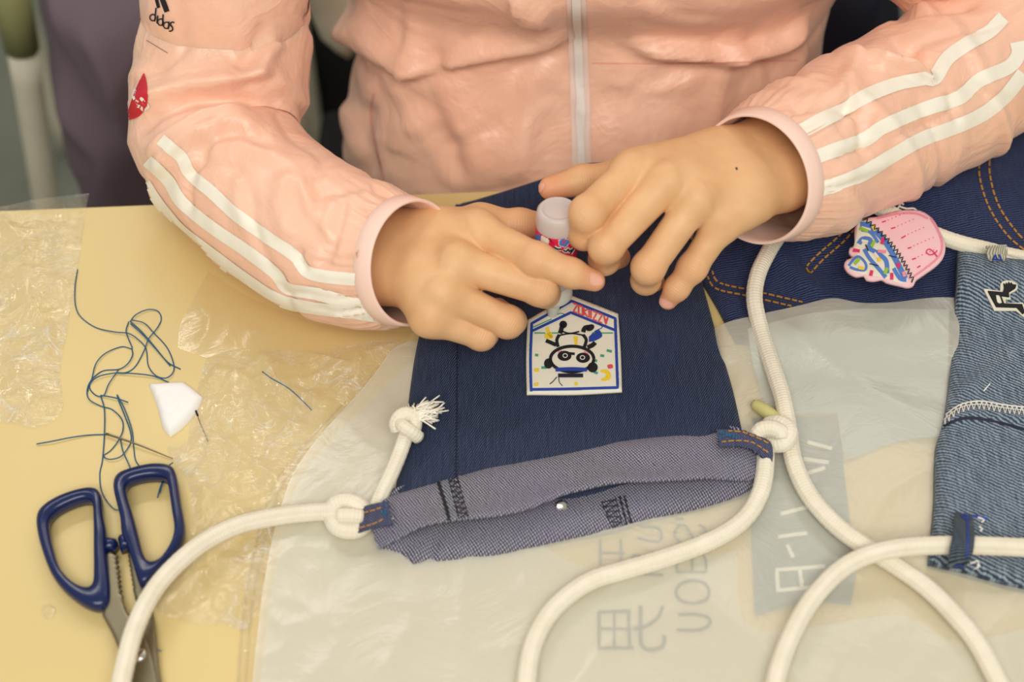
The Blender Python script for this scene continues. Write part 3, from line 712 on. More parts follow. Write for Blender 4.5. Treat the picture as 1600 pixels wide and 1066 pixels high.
# ---------------------------------------------------------------- cords
def cord_pts(l): return [P(x, y, z) for x, y, z in l]
def strand(parent, l, r=0.0057, name='strand', **kw):
    V, Fc, UV = tube(cord_pts(l), r, 16, 0.0016, braid=0.035); return mk(name, V, Fc, M_CORD, parent, uv=UV, **kw)
def knot(parent, c, size, ax, ay, az, r=0.0056, mat=None, turns=1.0):
    pts = []
    for i in range(60):
        t = 2 * math.pi * i / 60 * turns
        x = math.sin(t) + 2 * math.sin(2 * t); y = math.cos(t) - 2 * math.cos(2 * t); z = -math.sin(3 * t)
        pts.append(Vector(c) + Vector(ax) * (x * size) + Vector(ay) * (y * size) + Vector(az) * (z * size * 0.9))
    V, Fc, UV = tube(pts, r, 14, 0.0016, braid=0.035); return mk('knot', V, Fc, mat or M_CORD, parent, uv=UV)
c1 = thing('drawstring', 'white cotton cord knotted at the navy bag\'s left loop and arching over the scissors', 'cord', tuple(P(400, 815, 0)))
strand(c1, [(186,1090,0.022),(193,1050,0.022),(210,985,0.022),(236,930,0.021),(270,888,0.019),(315,850,0.016),(370,822,0.012),(430,808,0.010),(490,801,0.011),(535,800,0.014)])
strand(c1, [(520,796,0.012),(526,788,0.015),(542,784,0.017),(560,790,0.017),(570,802,0.014)])
strand(c1, [(518,806,0.010),(524,820,0.013),(538,828,0.014),(556,828,0.013),(572,818,0.012)])
strand(c1, [(530,806,0.020),(546,806,0.0205),(565,808,0.018)], 0.005)
c2 = thing('frayed_cord', 'short white cord with a knot and frayed end beside the navy bag\'s left edge', 'cord', tuple(P(640, 700, 0)))
strand(c2, [(585,800,0.008),(597,770,0.013),(607,750,0.016),(616,730,0.0175),(626,705,0.019),(634,682,0.020)], 0.0050)
strand(c2, [(622,672,0.020),(620,660,0.024),(630,648,0.027),(645,650,0.026),(648,664,0.022),(640,680,0.019),(625,680,0.0185)], 0.0050, 'knot')
strand(c2, [(620,655,0.022),(632,668,0.028),(644,676,0.026),(654,684,0.021)], 0.0045, 'knot')
fr = []; rr = random.Random(3)
for i in range(150):
    a = P(646 + rr.uniform(-9, 7), 654 + rr.uniform(-8, 9), 0.023 + rr.uniform(-0.003, 0.003)); tx = 676 + rr.gauss(0, 9); ty = 640 + rr.gauss(0, 9) + rr.uniform(0, 6)
    if rr.random() < 0.12: tx = 648 + rr.uniform(-14, 8); ty = 634 + rr.uniform(-4, 6)
    b = P(tx, ty, 0.022 + rr.uniform(-0.006, 0.008)); mm = a.lerp(b, 0.5) + Vector((rr.uniform(-1, 1), rr.uniform(-1, 1), rr.uniform(0, 2))) * 0.002
    fr.append(tube([a, mm, b], 0.00055, 5, 0.002))
V, Fc, UV = merge(fr); mk('frayed_end', V, Fc, M_FRAY, c2, uv=UV)['kind'] = 'stuff'
c3 = thing('drawstring', 'white cotton cord with knot and yellowish tip at the navy bag\'s right loop', 'cord', tuple(P(1000, 880, 0)))
strand(c3, [(1196,700,0.012),(1196,722,0.013),(1194,745,0.013),(1188,770,0.0125),(1172,800,0.011),(1145,826,0.010),(1100,850,0.010),(1040,872,0.010),(980,890,0.010),(930,905,0.010),(895,925,0.010),(862,955,0.010),(840,990,0.010),(827,1030,0.010),(820,1090,0.010)], 0.0058)
strand(c3, [(1185,700,0.012),(1183,683,0.018),(1190,672,0.022),(1206,670,0.024),(1220,676,0.024),(1222,684,0.022)], 0.0056, 'knot')
strand(c3, [(1198,690,0.012),(1212,694,0.016),(1226,692,0.020),(1234,680,0.022),(1230,668,0.021),(1216,662,0.019),(1200,664,0.013)], 0.0056, 'knot')
V, Fc, UV = tube(cord_pts([(1222,668,0.010),(1210,654,0.011),(1194,641,0.010),(1176,630,0.009)]), lambda s, t: 0.0047 * (1 - 0.25 * max(0, (t - 0.6)) / 0.4) * (1 if t < 0.95 else 0.72), 14, 0.0016); mk('stiffened_tip', V, Fc, M_TIP, c3, uv=UV, label='yellowish stiffened cord tip')
c4 = thing('drawstring', 'long white cord running from under the right pink cuff down to the lower right corner', 'cord', tuple(P(1240, 700, 0)))
strand(c4, [(1222,360,0.027),(1213,374,0.027),(1200,395,0.027),(1184,430,0.026),(1179,470,0.021),(1190,520,0.013),(1206,570,0.011),(1222,620,0.011),(1232,670,0.011),(1240,720,0.011),(1262,770,0.011),(1300,815,0.011),(1345,850,0.012),(1400,884,0.012),(1450,920,0.012),(1495,965,0.012),(1530,1010,0.012),(1572,1090,0.012)], 0.0058)
c5 = thing('drawstring', 'white cord threaded through the washed denim bag\'s lower dark loop', 'cord', tuple(P(1400, 880, 0)))
strand(c5, [(1207,1090,0.012),(1218,1040,0.012),(1240,985,0.013),(1270,935,0.014),(1310,893,0.0165),(1350,870,0.022),(1400,857,0.024),(1450,853,0.0235),(1500,852,0.024),(1560,854,0.024),(1680,860,0.024)], 0.0058)
c6 = thing('drawstring', 'white cord passing behind the cupcake patch to the washed denim bag', 'cord', tuple(P(1460, 360, 0)))
strand(c6, [(1340,310,0.034),(1385,330,0.034),(1420,348,0.034),(1460,366,0.034),(1500,380,0.033),(1545,391,0.030),(1575,399,0.028),(1620,408,0.024)], 0.0058)
# ---------------------------------------------------------------- person: body with both hands
person = thing('person', 'person in a pale pink zip jacket squeezing a small glue bottle with both hands', 'person', tuple(PY(905, 200, 0.30)))
def toward(p, d): return Vector(p) - fwd * d
def hand(spec, name_):
    """spec: px,py,z joints; radii in metres. returns verts, quads, tint"""
    J = {k: [P(*j) for j in v] for k, v in spec['fingers'].items()}
    th = [P(*j) for j in spec['thumb']]; wr_ = [P(*j) for j in spec['wrist']]
    allp = np.array([tuple(p) for v in J.values() for p in v] + [tuple(p) for p in th] + [tuple(p) for p in wr_])
    lo = allp.min(0) - 0.028; hi = allp.max(0) + 0.028; h = 0.00095
    G = sdf_grid(lo, hi, h)
    R = spec['rad']
    # palm
    carp = wr_[-1]; side = spec['side']                                   # unit px vector across the wrist, index -> pinky
    wd = (P(spec['wrist'][-1][0] + side[0] * 50, spec['wrist'][-1][1] + side[1] * 50, spec['wrist'][-1][2]) - carp).normalized()
    palm = None
    names = ['index', 'middle', 'ring', 'pinky']
    for i, k in enumerate(names):
        a = carp + wd * (-0.021 + 0.0138 * i); b = J[k][0]
        down = spec.get('palmdir', fwd)
        d = cone(G, a, b, 0.0160, R[k][0] * 1.08)
        d = smin(d, cone(G, a + down * 0.008, b + down * 0.004 + (a - b) * 0.12, 0.0155, 0.0120), 0.010)
        palm = d if palm is None else smin(palm, d, 0.011)
    for i in range(len(wr_) - 1):
        for s_ in (-0.019, 0.0, 0.017):
            palm = smin(palm, cone(G, wr_[i] + wd * s_, wr_[i+1] + wd * s_, 0.0175, 0.0175), 0.012)
    # thenar mass and web
    palm = smin(palm, cone(G, th[0], th[1], 0.0170, 0.0135), 0.012)
    palm = smin(palm, cone(G, th[1], J['index'][0] + fwd * 0.008, 0.0080, 0.0085), 0.014)
    # knuckles
    for i, k in enumerate(names):
        kn = toward(J[k][0], R[k][0] * 0.42); palm = smin(palm, cone(G, kn, kn + (carp - kn) * 0.06, R[k][0] * 0.74, R[k][0] * 0.6), 0.007)
        pass
    body = palm; tint = None
    for k in names + ['thumb']:
        pts = th[1:] if k == 'thumb' else J[k]; rs = R[k]; f = None
        for i in range(len(pts) - 1):
            d = cone(G, pts[i], pts[i+1], rs[i], rs[i+1]); f = d if f is None else smin(f, d, 0.0030)
            if 0 < i:                                                     # joint swelling
                f = smin(f, cone(G, pts[i], pts[i] + (pts[i+1] - pts[i]) * 0.05, rs[i] * 1.0, rs[i] * 0.99), 0.004)
        s = smin(palm, f, 0.0075); body = s if body is palm else smin(body, s, 0.0009)
    V, Q = surface_nets(body, lo, h)
    V = relax(V, Q, 4, 0.5)
    t = np.zeros(len(V), np.float32)
    for k in names + ['thumb']:
        pts = th[1:] if k == 'thumb' else J[k]
        d = np.linalg.norm(V - np.array(pts[-1]), axis=1); t = np.maximum(t, 0.75 * np.exp(-(d / 0.013) ** 2))
        for j in range(1, len(pts) - 1):
            d = np.linalg.norm(V - np.array(pts[j]), axis=1); t = np.maximum(t, 0.22 * np.exp(-(d / 0.013) ** 2))
    ax = np.zeros(len(V), np.float32); kn = np.zeros(len(V), np.float32)
    for k in names + ['thumb']:
        pts = th[1:] if k == 'thumb' else J[k]
        for j in range(1, len(pts) - 1):
            c = np.array(pts[j] - fwd * R[k][j] * 0.8); dr = np.array((pts[j] - pts[j-1]).normalized())
            d = np.linalg.norm(V - c, axis=1); w = np.exp(-(d / 0.0062) ** 2); m_ = w > kn
            ax = np.where(m_, (V - c) @ dr, ax); kn = np.where(m_, w, kn)
    return V, Q, t, ax, kn
RA = {'index': (.0126, .0110, .0091, .0070), 'middle': (.0122, .0108, .0094, .0078), 'ring': (.0118, .0104, .0090, .0075), 'pinky': (.0110, .0096, .0084, .0070), 'thumb': (.0132, .0110, .0088)}
specA = dict(fingers={
    'index': [(745,362,.086),(838,406,.095),(893,427,.092),(929,439,.086)],
    'middle': [(712,410,.088),(845,452,.078),(852,458,.053),(826,440,.042)],
    'ring': [(692,457,.080),(793,503,.060),(800,502,.037),(778,482,.028)],
    'pinky': [(672,496,.068),(752,524,.050),(758,522,.030),(735,505,.022)]},
    thumb=[(690,372,.070),(750,352,.066),(812,352,.066),(856,352,.064)],
    wrist=[(520,392,.050),(600,400,.060),(664,408,.072)], side=(-0.15, 0.99), rad=RA)
specB = dict(fingers={
    'index': [(988,268,.122),(918,333,.124),(913,366,.103),(899,368,.083)],
    'middle': [(1042,285,.126),(947,385,.108),(944,406,.086),(968,402,.070)],
    'ring': [(1088,312,.119),(1013,418,.093),(1009,438,.074),(1022,440,.058)],
    'pinky': [(1130,345,.104),(1082,418,.080),(1058,450,.068),(1044,470,.058)]},
    thumb=[(1085,262,.098),(985,276,.090),(910,282,.092),(860,294,.092)],
    wrist=[(1280,226,.086),(1205,258,.098),(1146,276,.109)], side=(0.55, 0.83),
    rad={'index': (.0123, .0112, .0098, .0078), 'middle': (.0120, .0108, .0095, .0075), 'ring': (.0114, .0104, .0090, .0072), 'pinky': (.0106, .0094, .0078, .0062), 'thumb': (.0125, .0102, .0082)})
HA = hand(specA, 'A'); HB = hand(specB, 'B')
# coarse trunk, neck, head, upper arms and thighs, mostly inside the jacket
elA = P(300, 190, 0.075); shA = Vector((-0.10, 0.36, 0.40)); elB = P(1590, 60, 0.086); shB = Vector((0.25, 0.36, 0.40))
cx = 0.065
G = sdf_grid((-0.30, -0.02, -0.40), (0.45, 0.62, 0.86), 0.010)
tr = cone(G, (cx - .04, .36, .0), (cx - .05, .36, .33), .10, .105)
tr = smin(tr, cone(G, (cx + .04, .36, .0), (cx + .05, .36, .33), .10, .105), .05)
tr = smin(tr, cone(G, (cx - .06, .38, -.22), (cx + .06, .38, -.22), .11, .11), .06)
for sx in (-1, 1): tr = smin(tr, cone(G, (cx + sx*.08, .36, -.25), (cx + sx*.10, .02, -.24), .078, .062), .04)
tr = smin(tr, cone(G, shA, (cx, .37, .42), .052, .055), .04); tr = smin(tr, cone(G, shB, (cx, .37, .42), .052, .055), .04)
tr = smin(tr, cone(G, (cx, .36, .42), (cx, .32, .53), .050, .047), .03)
tr = smin(tr, cone(G, (cx, .30, .62), (cx, .27, .57), .075, .058), .03)
tr = smin(tr, cone(G, (cx, .33, .64), (cx, .33, .66), .082, .082), .03)
tr = smin(tr, cone(G, (cx, .225, .60), (cx, .205, .575), .008, .011), .012)
mA = P(350, 10, 0.122); mB = P(1560, -75, 0.125)
tr = smin(tr, cone(G, shA, mA, .040, .034), .03); tr = smin(tr, cone(G, shB, mB, .040, .034), .03); tr = smin(tr, cone(G, mA, elA, .034, .032), .02); tr = smin(tr, cone(G, mB, elB, .034, .032), .02)
tr = smin(tr, cone(G, elA, P(560, 398, .060), .032, .022), .02); tr = smin(tr, cone(G, elB, P(1320, 215, .084), .032, .022), .02)
TV, TQ = surface_nets(tr, (-0.30, -0.02, -0.40), 0.010)
Vs = np.concatenate([HA[0], HB[0], TV]); Qs = np.concatenate([HA[1], HB[1] + len(HA[0]), TQ + len(HA[0]) + len(HB[0])])
tint = np.concatenate([HA[2], HB[2], np.zeros(len(TV))])
nz_ = np.zeros(len(TV)); bodyo = mk('body', Vs, Qs, M_SKIN, person, attr={'tint': tint, 'axial': np.concatenate([HA[3], HB[3], nz_]), 'knuckle': np.concatenate([HA[4], HB[4], nz_])})
TA = bvh(HA[0], HA[1]); TB = bvh(HB[0], HB[1])
def nail(poly, tree):
    V, Fc, _ = patchfill(poly, tree, 0.0004, 2.0); mk('nail', V, Fc, M_NAIL, bodyo)
nail([(922,427),(934,430),(941,437),(940,444),(930,446),(922,442)], TA)
nail([(1033,466),(1046,470),(1052,476),(1046,481),(1036,480),(1031,474)], TB)
nail([(840,292),(848,286),(852,290),(846,300),(840,302)], TB)

V, Fc, _ = patchfill([(1149,262),(1152,262),(1153,265),(1150,266)], TB, 0.0003, 1.0); mk('mole', V, Fc, plain('mole_brown', srgb(110, 70, 50), 0.6), bodyo)
# ---------------------------------------------------------------- glue bottle
bb = P(872, 326, 0.116); bt = P(863, 498, 0.014); bax = (bt - bb); BL = bax.length; bax.normalize()
gb = thing('glue_bottle', 'small translucent glue bottle with crimson label held upside down over the patch', 'glue bottle', tuple(bt))
k = BL / 0.100
V, Fc, UV = lathe(bb, bax, [(0.0012, 0.0001), (0.0010, 0.0060), (0.0013, 0.0080), (0.0012, 0.0096), (0.0002, 0.0104), (0, 0.0112), (0.0006, 0.0124), (0.0022, 0.0136), (0.005, 0.0141), (0.055*k, 0.0141), (0.060*k, 0.0130), (0.066*k, 0.0100), (0.070*k, 0.0085), (0.0001+0.070*k, 0.0001)], 48, ref=-fwd)
mk('bottle_body', V, flip_up(V, Fc) if False else Fc, M_BOTTLE, gb, uv=UV)
V, Fc, UV = lathe(bb, bax, [(0.066*k, 0.0100), (0.068*k, 0.0124), (0.0755*k, 0.0130), (0.078*k, 0.0112), (0.083*k, 0.0062), (0.086*k, 0.0050), (0.0985*k, 0.0030), (0.100*k, 0.0022), (0.1001*k, 0.0001)], 36, ref=-fwd)
mk('nozzle', V, Fc, M_NOZZLE, gb, uv=UV)
V, Fc, UV = lathe(bb, bax, [(0.0135*k, 0.01415), (0.0137*k, 0.0143), (0.0520*k, 0.0143), (0.0522*k, 0.01415)], 48, ref=-fwd)
lab = mk('label', V, Fc, M_LABEL, gb, uv=UV, label='crimson label with blue flower and barcode'); LBT = bvh(V, Fc)
def lprint(parts, mat, nm):
    V, Fc, UV = merge(parts)
    if V: meta(mk(nm, V, Fc, mat, lab), kind='stuff')
fl = []
for i in range(5):
    a = 2 * math.pi * i / 5; cx_, cy_ = 881 + 4.6 * math.cos(a), 378 + 4.2 * math.sin(a)
    fl.append((cx_, cy_))
ell = lambda c, r1, r2=None, n=10: [(c[0] + r1 * math.cos(2*math.pi*i/n), c[1] + (r2 or r1) * math.sin(2*math.pi*i/n)) for i in range(n)]
lprint([patchfill(ell(c, 5.0), LBT, 0.00015, 2) for c in fl], M_PRINTW, 'flower_outline')
lprint([patchfill(ell(c, 3.8), LBT, 0.0003, 2) for c in fl] + [patchfill(ell((841, 371), 4.5, 6), LBT, 0.0003, 2)], M_SKYI, 'flower_petals')
lprint([patchfill(ell((881, 378), 2.4), LBT, 0.00045, 1.5)], M_MAG, 'flower_centre')
lprint([patchfill([(847,358,1),(860,367,1),(857,382,1),(845,376,1)], LBT, 0.00015, 2)], M_PRINTW, 'barcode_ground')
lprint([ribbon([(848+i*1.0*2.4/2.4+0.3, 362 + i*1.3, 1), (848+i*1.0+8.5, 367 + i*1.6, 1)], 0.8, LBT, 0.0003, 2, 1) for i in range(0, 9, 2)], M_BLACK, 'barcode')
scr = [[(866,386),(871,389),(877,389)], [(880,390),(884,393),(888,389),(889,393),(893,390)], [(891,396),(896,388)], [(900,382),(905,386),(903,389)], [(905,400),(908,390),(912,398)], [(914,396),(919,404)]]
lprint([ribbon(q, 6.0, LBT, 0.00015, 2, 1) for q in scr], M_PRINTW, 'script_outline')
lprint([ribbon(q, 2.6, LBT, 0.0003, 2, 1) for q in scr], M_SEAM, 'script_lettering')
# ---------------------------------------------------------------- pink jacket
def fold_disp(px, py, folds):
    """folds: (polyline px, width px, height m, kind)  kind 'r' ridge/groove, 's' step (positive on the left of the line)"""
    D = np.zeros_like(px)
    for line, w, a, kind in folds:
        n = len(line); best = np.full(px.shape, 1e9); sgn = np.ones_like(px); tt = np.zeros_like(px)
        for i in range(n - 1):
            ax, ay = line[i]; bx, by = line[i+1]; dx_, dy_ = bx-ax, by-ay; L = dx_*dx_ + dy_*dy_
            t = np.clip(((px-ax)*dx_ + (py-ay)*dy_) / L, 0, 1)
            d = np.hypot(px-ax-t*dx_, py-ay-t*dy_); cr = dx_*(py-ay) - dy_*(px-ax)
            m_ = d < best; best = np.where(m_, d, best); sgn = np.where(m_, np.sign(cr), sgn); tt = np.where(m_, (i + t) / (n-1), tt)
        env = np.clip(np.minimum(tt, 1 - tt) * 5, 0, 1); env = env * env * (3 - 2 * env)
        if kind == 'r': D += a * env * np.exp(-(best / w) ** 2)
        else:                                     # steep on one side, long slope on the other
            s_ = best * sgn
            D += a * env * np.where(s_ > 0, np.exp(-(s_ / (w * 0.35)) ** 2), np.exp(-(s_ / (w * 1.6)) ** 2))
    return D
def crease(x, y, z, k=7.0): return max(0.0, 1 - abs(noise.noise(Vector((x, y, z)))) * k)
# torso shell
nT, nZ = 260, 190
V = []; UVt = []; zlo, zhi = -0.30, 0.44
for j in range(nZ + 1):
    z = zlo + (zhi - zlo) * j / nZ
    a = 0.192 + 0.028 * smooth01((z - 0.02) / 0.12) + (0.0 if z < 0.33 else -0.10 * smooth01((z - 0.33) / 0.12))
    b = 0.150 + (0.0 if z < 0.36 else -0.05 * smooth01((z - 0.36) / 0.09))
    cy = 0.322 + 0.048 * smooth01((z + 0.06) / 0.15) - 0.026 * smooth01((z - 0.085) / 0.06) + 0.03 * smooth01((z - 0.2) / 0.2)
    if z < -0.02: a += 0.012 * smooth01((-0.02 - z) / 0.05)
    for i in range(nT):
        th = 2 * math.pi * i / nT; c_, s_ = math.cos(th), math.sin(th)
        pw = 2 / 2.5
        V.append((cx + a * math.copysign(abs(s_) ** pw, s_), cy - b * math.copysign(abs(c_) ** pw, c_), z)); UVt.append((th * 0.18, z))
V = np.array(V); Fc = [(j*nT + i, j*nT + (i+1) % nT, (j+1)*nT + (i+1) % nT, (j+1)*nT + i) for j in range(nZ) for i in range(nT)]
px, py = project(V); C0 = np.array([cx, 0.34, 0.0]); out = V - C0; out[:, 2] = 0; out /= np.linalg.norm(out, axis=1)[:, None]
front = (V[:, 1] < 0.36)
folds_T = [([(530,20),(570,60),(620,95),(670,103),(700,96)], 20, 0.018, 's'), ([(690,100),(760,82),(850,66),(895,45)], 16, 0.013, 's'),
           ([(640,110),(600,90),(560,55)], 15, -0.007, 'r'), ([(700,104),(720,150),(745,210),(760,300)], 26, 0.006, 'r'), ([(650,125),(690,200),(730,290)], 18, -0.006, 'r'),
           ([(860,70),(830,150),(810,230),(800,300)], 22, 0.004, 'r'), ([(780,120),(850,85),(890,75)], 12, -0.005, 'r'),
           ([(1260,20),(1200,60),(1120,75),(1040,68),(960,60)], 18, 0.016, 's'), ([(1262,60),(1200,92),(1100,98),(1000,85),(930,50)], 14, -0.007, 'r'),
           ([(560,150),(548,200),(560,270)], 14, 0.008, 'r'), ([(590,150),(575,210),(590,280)], 12, -0.007, 'r'), ([(620,240),(640,200),(700,170)], 20, 0.005, 'r'),
           ([(1245,70),(1235,110),(1200,150)], 12, 0.006, 'r'), ([(1210,80),(1205,130)], 12, -0.005, 'r'), ([(800,-20),(820,20),(870,30)], 16, 0.010, 's'),
           ([(930,120),(1000,130),(1100,120)], 14, 0.003, 'r'), ([(1000,0),(1060,30),(1180,20)], 16, 0.006, 'r'), ([(840,150),(880,180),(890,240)], 12, 0.003, 'r')]
D = fold_disp(px, py, folds_T) * front
nzv = np.array([0.005 * ridge(v[0] * 5, v[2] * 7, 3.3) + 0.0020 * ridge(v[0] * 16 + v[2] * 6, v[2] * 11, 8.1) + 0.0040 * crease((v[0] - cx) * 13 + v[2] * 3, v[2] * 5 - v[0] * 2, 1.7) - 0.0030 * crease(v[0] * 9 - v[2] * 9, v[2] * 9 + v[0] * 4, 5.2, 9) for v in V])
D += nzv
V = V + out * D[:, None]
jk = mk('jacket', V, Fc, M_PINK, person, uv=UVt, label='pale pink nylon zip jacket'); JKT = bvh(V, Fc)
# zipper down the front
def along(l): return l
zl = [(899,-30),(902,40),(905,110),(907,180),(909,262)]
V, Fc, UV = ribbon(zl, 30, JKT, 0.0006, 5, 3); mk('zipper_tape', V, Fc, M_ZIPTAPE, jk, uv=UV)
V, Fc, UV = ribbon(zl, 13, JKT, 0.0022, 5, 4); mk('zipper_coil', V, Fc, M_ZIP, jk, uv=UV)
V, Fc, UV = ribbon([(925,98),(1000,99),(1100,98),(1245,94)], 1.6, JKT, 0.0006, 5, 1); mk('seam', V, Fc, plain('pink_thread', srgb(236, 168, 150)), jk)
V, Fc, UV = ribbon([(585,145),(580,180),(588,230),(600,280)], 2.0, JKT, 0.0006, 5, 1); mk('pocket_edge', V, Fc, bpy.data.materials['pink_thread'], jk)

def sleeve(name, path, rads, folds, seed, cuff_len, axis_end):
    """path px,py,z; rads (fraction, metres)"""
    C = catmull([P(*p) if len(p) == 3 else Vector(p[1]) for p in path], 0.0022); n = len(C); segs = 150
    V = np.zeros((n * segs, 3)); Fc = []; UV = []; s = 0; L = sum((C[i] - C[i-1]).length for i in range(1, n)); Nd = np.zeros_like(V)
    gath = [noise.noise(Vector((k * 0.9, seed, 0))) + 0.8 * noise.noise(Vector((k * 0.37, seed + 9, 0))) for k in range(segs)]
    for k in range(8): gath[segs - 1 - k] = gath[segs - 1 - k] * (k / 8) + gath[0] * (1 - k / 8)
    for i in range(n):
        if i: s += (C[i] - C[i-1]).length
        T = (C[min(i+2, n-1)] - C[max(i-2, 0)]).normalized(); N = (-fwd - T * T.dot(-fwd)).normalized(); B = T.cross(N)
        r = interp(rads, s / L); near = math.exp(-(L - s) / 0.024)
        for k in range(segs):
            a = 2 * math.pi * k / segs; d = N * math.cos(a) + B * math.sin(a)
            q = C[i] + d * r
            w = 0.0036 * ridge(q.x * 11 + q.z * 5, q.y * 15 + q.x * 6, seed) + 0.0018 * ridge(q.x * 30, q.y * 24 - q.x * 10, seed + 5)
            w += 0.0036 * crease(q.x * 7 + q.y * 9 + q.z * 5, q.y * 6 - q.x * 5, seed + 1) - 0.0028 * crease(q.x * 13 - q.y * 6, q.y * 14 + q.x * 3 + q.z * 6, seed + 3, 9)
            w *= 1 - near
            w += 0.0042 * gath[k] * near * smooth01((L - s) / 0.006)
            q = C[i] + d * (r + w); o = i * segs + k
            V[o] = q; Nd[o] = d; UV.append((a * r, s))
        if i:
            for k in range(segs):
                a, b = (i-1)*segs + k, (i-1)*segs + (k+1) % segs; Fc.append((a, b, b + segs, a + segs))
    px, py = project(V); facing = np.clip((Nd @ -np.array(fwd)) * 2 + 0.3, 0, 1)
    V = V + Nd * (fold_disp(px, py, folds) * facing)[:, None]
    V[:, 2] = np.where((V[:, 1] < 0.13) & (V[:, 2] < 0.0035), 0.0035 + 0.12 * (V[:, 2] - 0.0035), V[:, 2])   # flattened where it lies on the table
    o = mk(name, V, Fc, M_PINK, jk, uv=UV)
    return V, Fc, C, bvh(V, Fc), o
folds_A = [([(200,180),(240,155),(300,140),(370,130),(440,110)], 13, 0.010, 's'), ([(205,215),(240,180),(300,155),(380,150),(440,165)], 10, -0.008, 'r'),
           ([(240,290),(270,245),(310,212),(360,196),(420,205)], 13, 0.009, 's'), ([(225,250),(260,215),(320,180),(400,170)], 9, 0.006, 'r'), ([(300,250),(330,215),(380,205),(440,230)], 9, -0.005, 'r'),
           ([(295,345),(290,300),(300,265),(330,235)], 9, -0.006, 'r'), ([(440,60),(410,90),(390,130)], 14, 0.007, 'r'), ([(420,40),(395,85),(370,115)], 10, -0.006, 'r'),
           ([(450,260),(440,320),(450,380)], 16, 0.004, 'r'), ([(380,265),(375,320),(400,370)], 16, 0.004, 'r'), ([(500,290),(490,350),(520,400)], 12, -0.003, 'r'),
           ([(540,300),(520,370),(500,430)], 10, -0.004, 'r'), ([(470,385),(465,405),(480,430)], 7, -0.004, 'r'), ([(560,330),(600,345),(625,350)], 5, -0.003, 'r'), ([(555,372),(590,365),(622,362)], 5, -0.003, 'r'), ([(540,400),(590,392),(618,395)], 5, 0.003, 'r'),
           ([(430,440),(445,460),(500,462)], 6, -0.003, 'r'), ([(575,290),(600,300),(640,320)], 6, -0.004, 'r')]
SA = sleeve('right_sleeve', [(0, (-0.105, 0.38, 0.40)), (362,-70,.165), (356,0,.128), (352,60,.104), (348,120,.087), (340,178,.073), (348,240,.061), (395,300,.056), (455,348,.055), (520,382,.058), (580,400,.065), (628,408,.075)],
            [(0, .068), (.25, .057), (.38, .0475), (.5, .0555), (.6, .0595), (.75, .0535), (.88, .0505), (.96, .0480), (1.0, .0425)], folds_A, 2.0, 0.012, None)
folds_B = [([(1300,80),(1340,95),(1400,110),(1450,108)], 10, 0.006, 'r'), ([(1345,75),(1335,110),(1310,150),(1270,165)], 14, 0.006, 'r'), ([(1390,60),(1430,85),(1470,115)], 10, -0.006, 'r'),
           ([(1225,170),(1290,162),(1345,170)], 10, -0.005, 'r'), ([(1320,120),(1330,150),(1320,185)], 9, -0.004, 'r'), ([(1345,85),(1380,105),(1440,120),(1460,135)], 8, 0.007, 's'),
           ([(1330,150),(1345,190),(1352,260)], 8, -0.004, 'r'), ([(1480,140),(1490,160),(1500,200)], 8, -0.004, 'r'), ([(1120,165),(1135,180),(1150,195)], 5, -0.004, 'r'), ([(1160,150),(1165,170),(1170,195)], 5, -0.004, 'r'), ([(1180,165),(1190,190),(1200,205)], 5, 0.003, 'r'),
           ([(1280,290),(1330,270),(1400,250)], 9, 0.003, 'r'), ([(1380,220),(1460,190),(1500,165)], 6, -0.003, 'r'), ([(1300,250),(1340,235),(1380,225)], 6, -0.003, 'r'), ([(1385,30),(1440,12),(1540,5)], 8, -0.008, 'r')]
SB = sleeve('left_sleeve', [(0, (0.255, 0.38, 0.40)), (1450,-150,.175), (1535,-95,.135), (1605,-25,.105), (1605,38,.088), (1560,84,.082), (1500,120,.080), (1440,155,.078), (1370,192,.080), (1300,226,.085), (1240,254,.092), (1192,274,.101)],
            [(0, .068), (.25, .056), (.42, .054), (.55, .058), (.7, .0585), (.82, .0565), (.9, .0545), (.96, .0510), (1.0, .0450)], folds_B, 6.0, 0.012, None)
# cuff bands: short elastic tubes continuing the sleeve
def cuff(name, path, r0, r1, len_):
    C = catmull([P(*p) for p in path], 0.0008); T = (C[-1] - C[0]).normalized(); c0 = C[0]; N = (-fwd - T * T.dot(-fwd)).normalized()
    prof = [(-0.001, r0 - 0.0014), (0.0, r0 + 0.0002), (0.002, r0 + 0.0018), (len_ * 0.5, (r0 + r1) / 2 + 0.0012), (len_ - 0.0012, r1 + 0.0012), (len_, r1 + 0.0002), (len_ - 0.0008, r1 - 0.0010), (len_ * 0.5, (r0 + r1) / 2 - 0.0014), (0.0, r0 - 0.0034), (-0.03, r0 + 0.001)]
    V, Fc, UV = lathe(c0, T, prof, 120, ref=-fwd); o = mk(name, V, Fc, M_BAND, jk, uv=UV); return bvh(V, Fc)
CA = cuff('right_cuff', [(624,407.5,.0735),(647,411,.0790)], 0.0425, 0.0413, 0.0150)
CB = cuff('left_cuff', [(1195,273,.1005),(1170,284,.1065)], 0.0455, 0.0438, 0.0155)
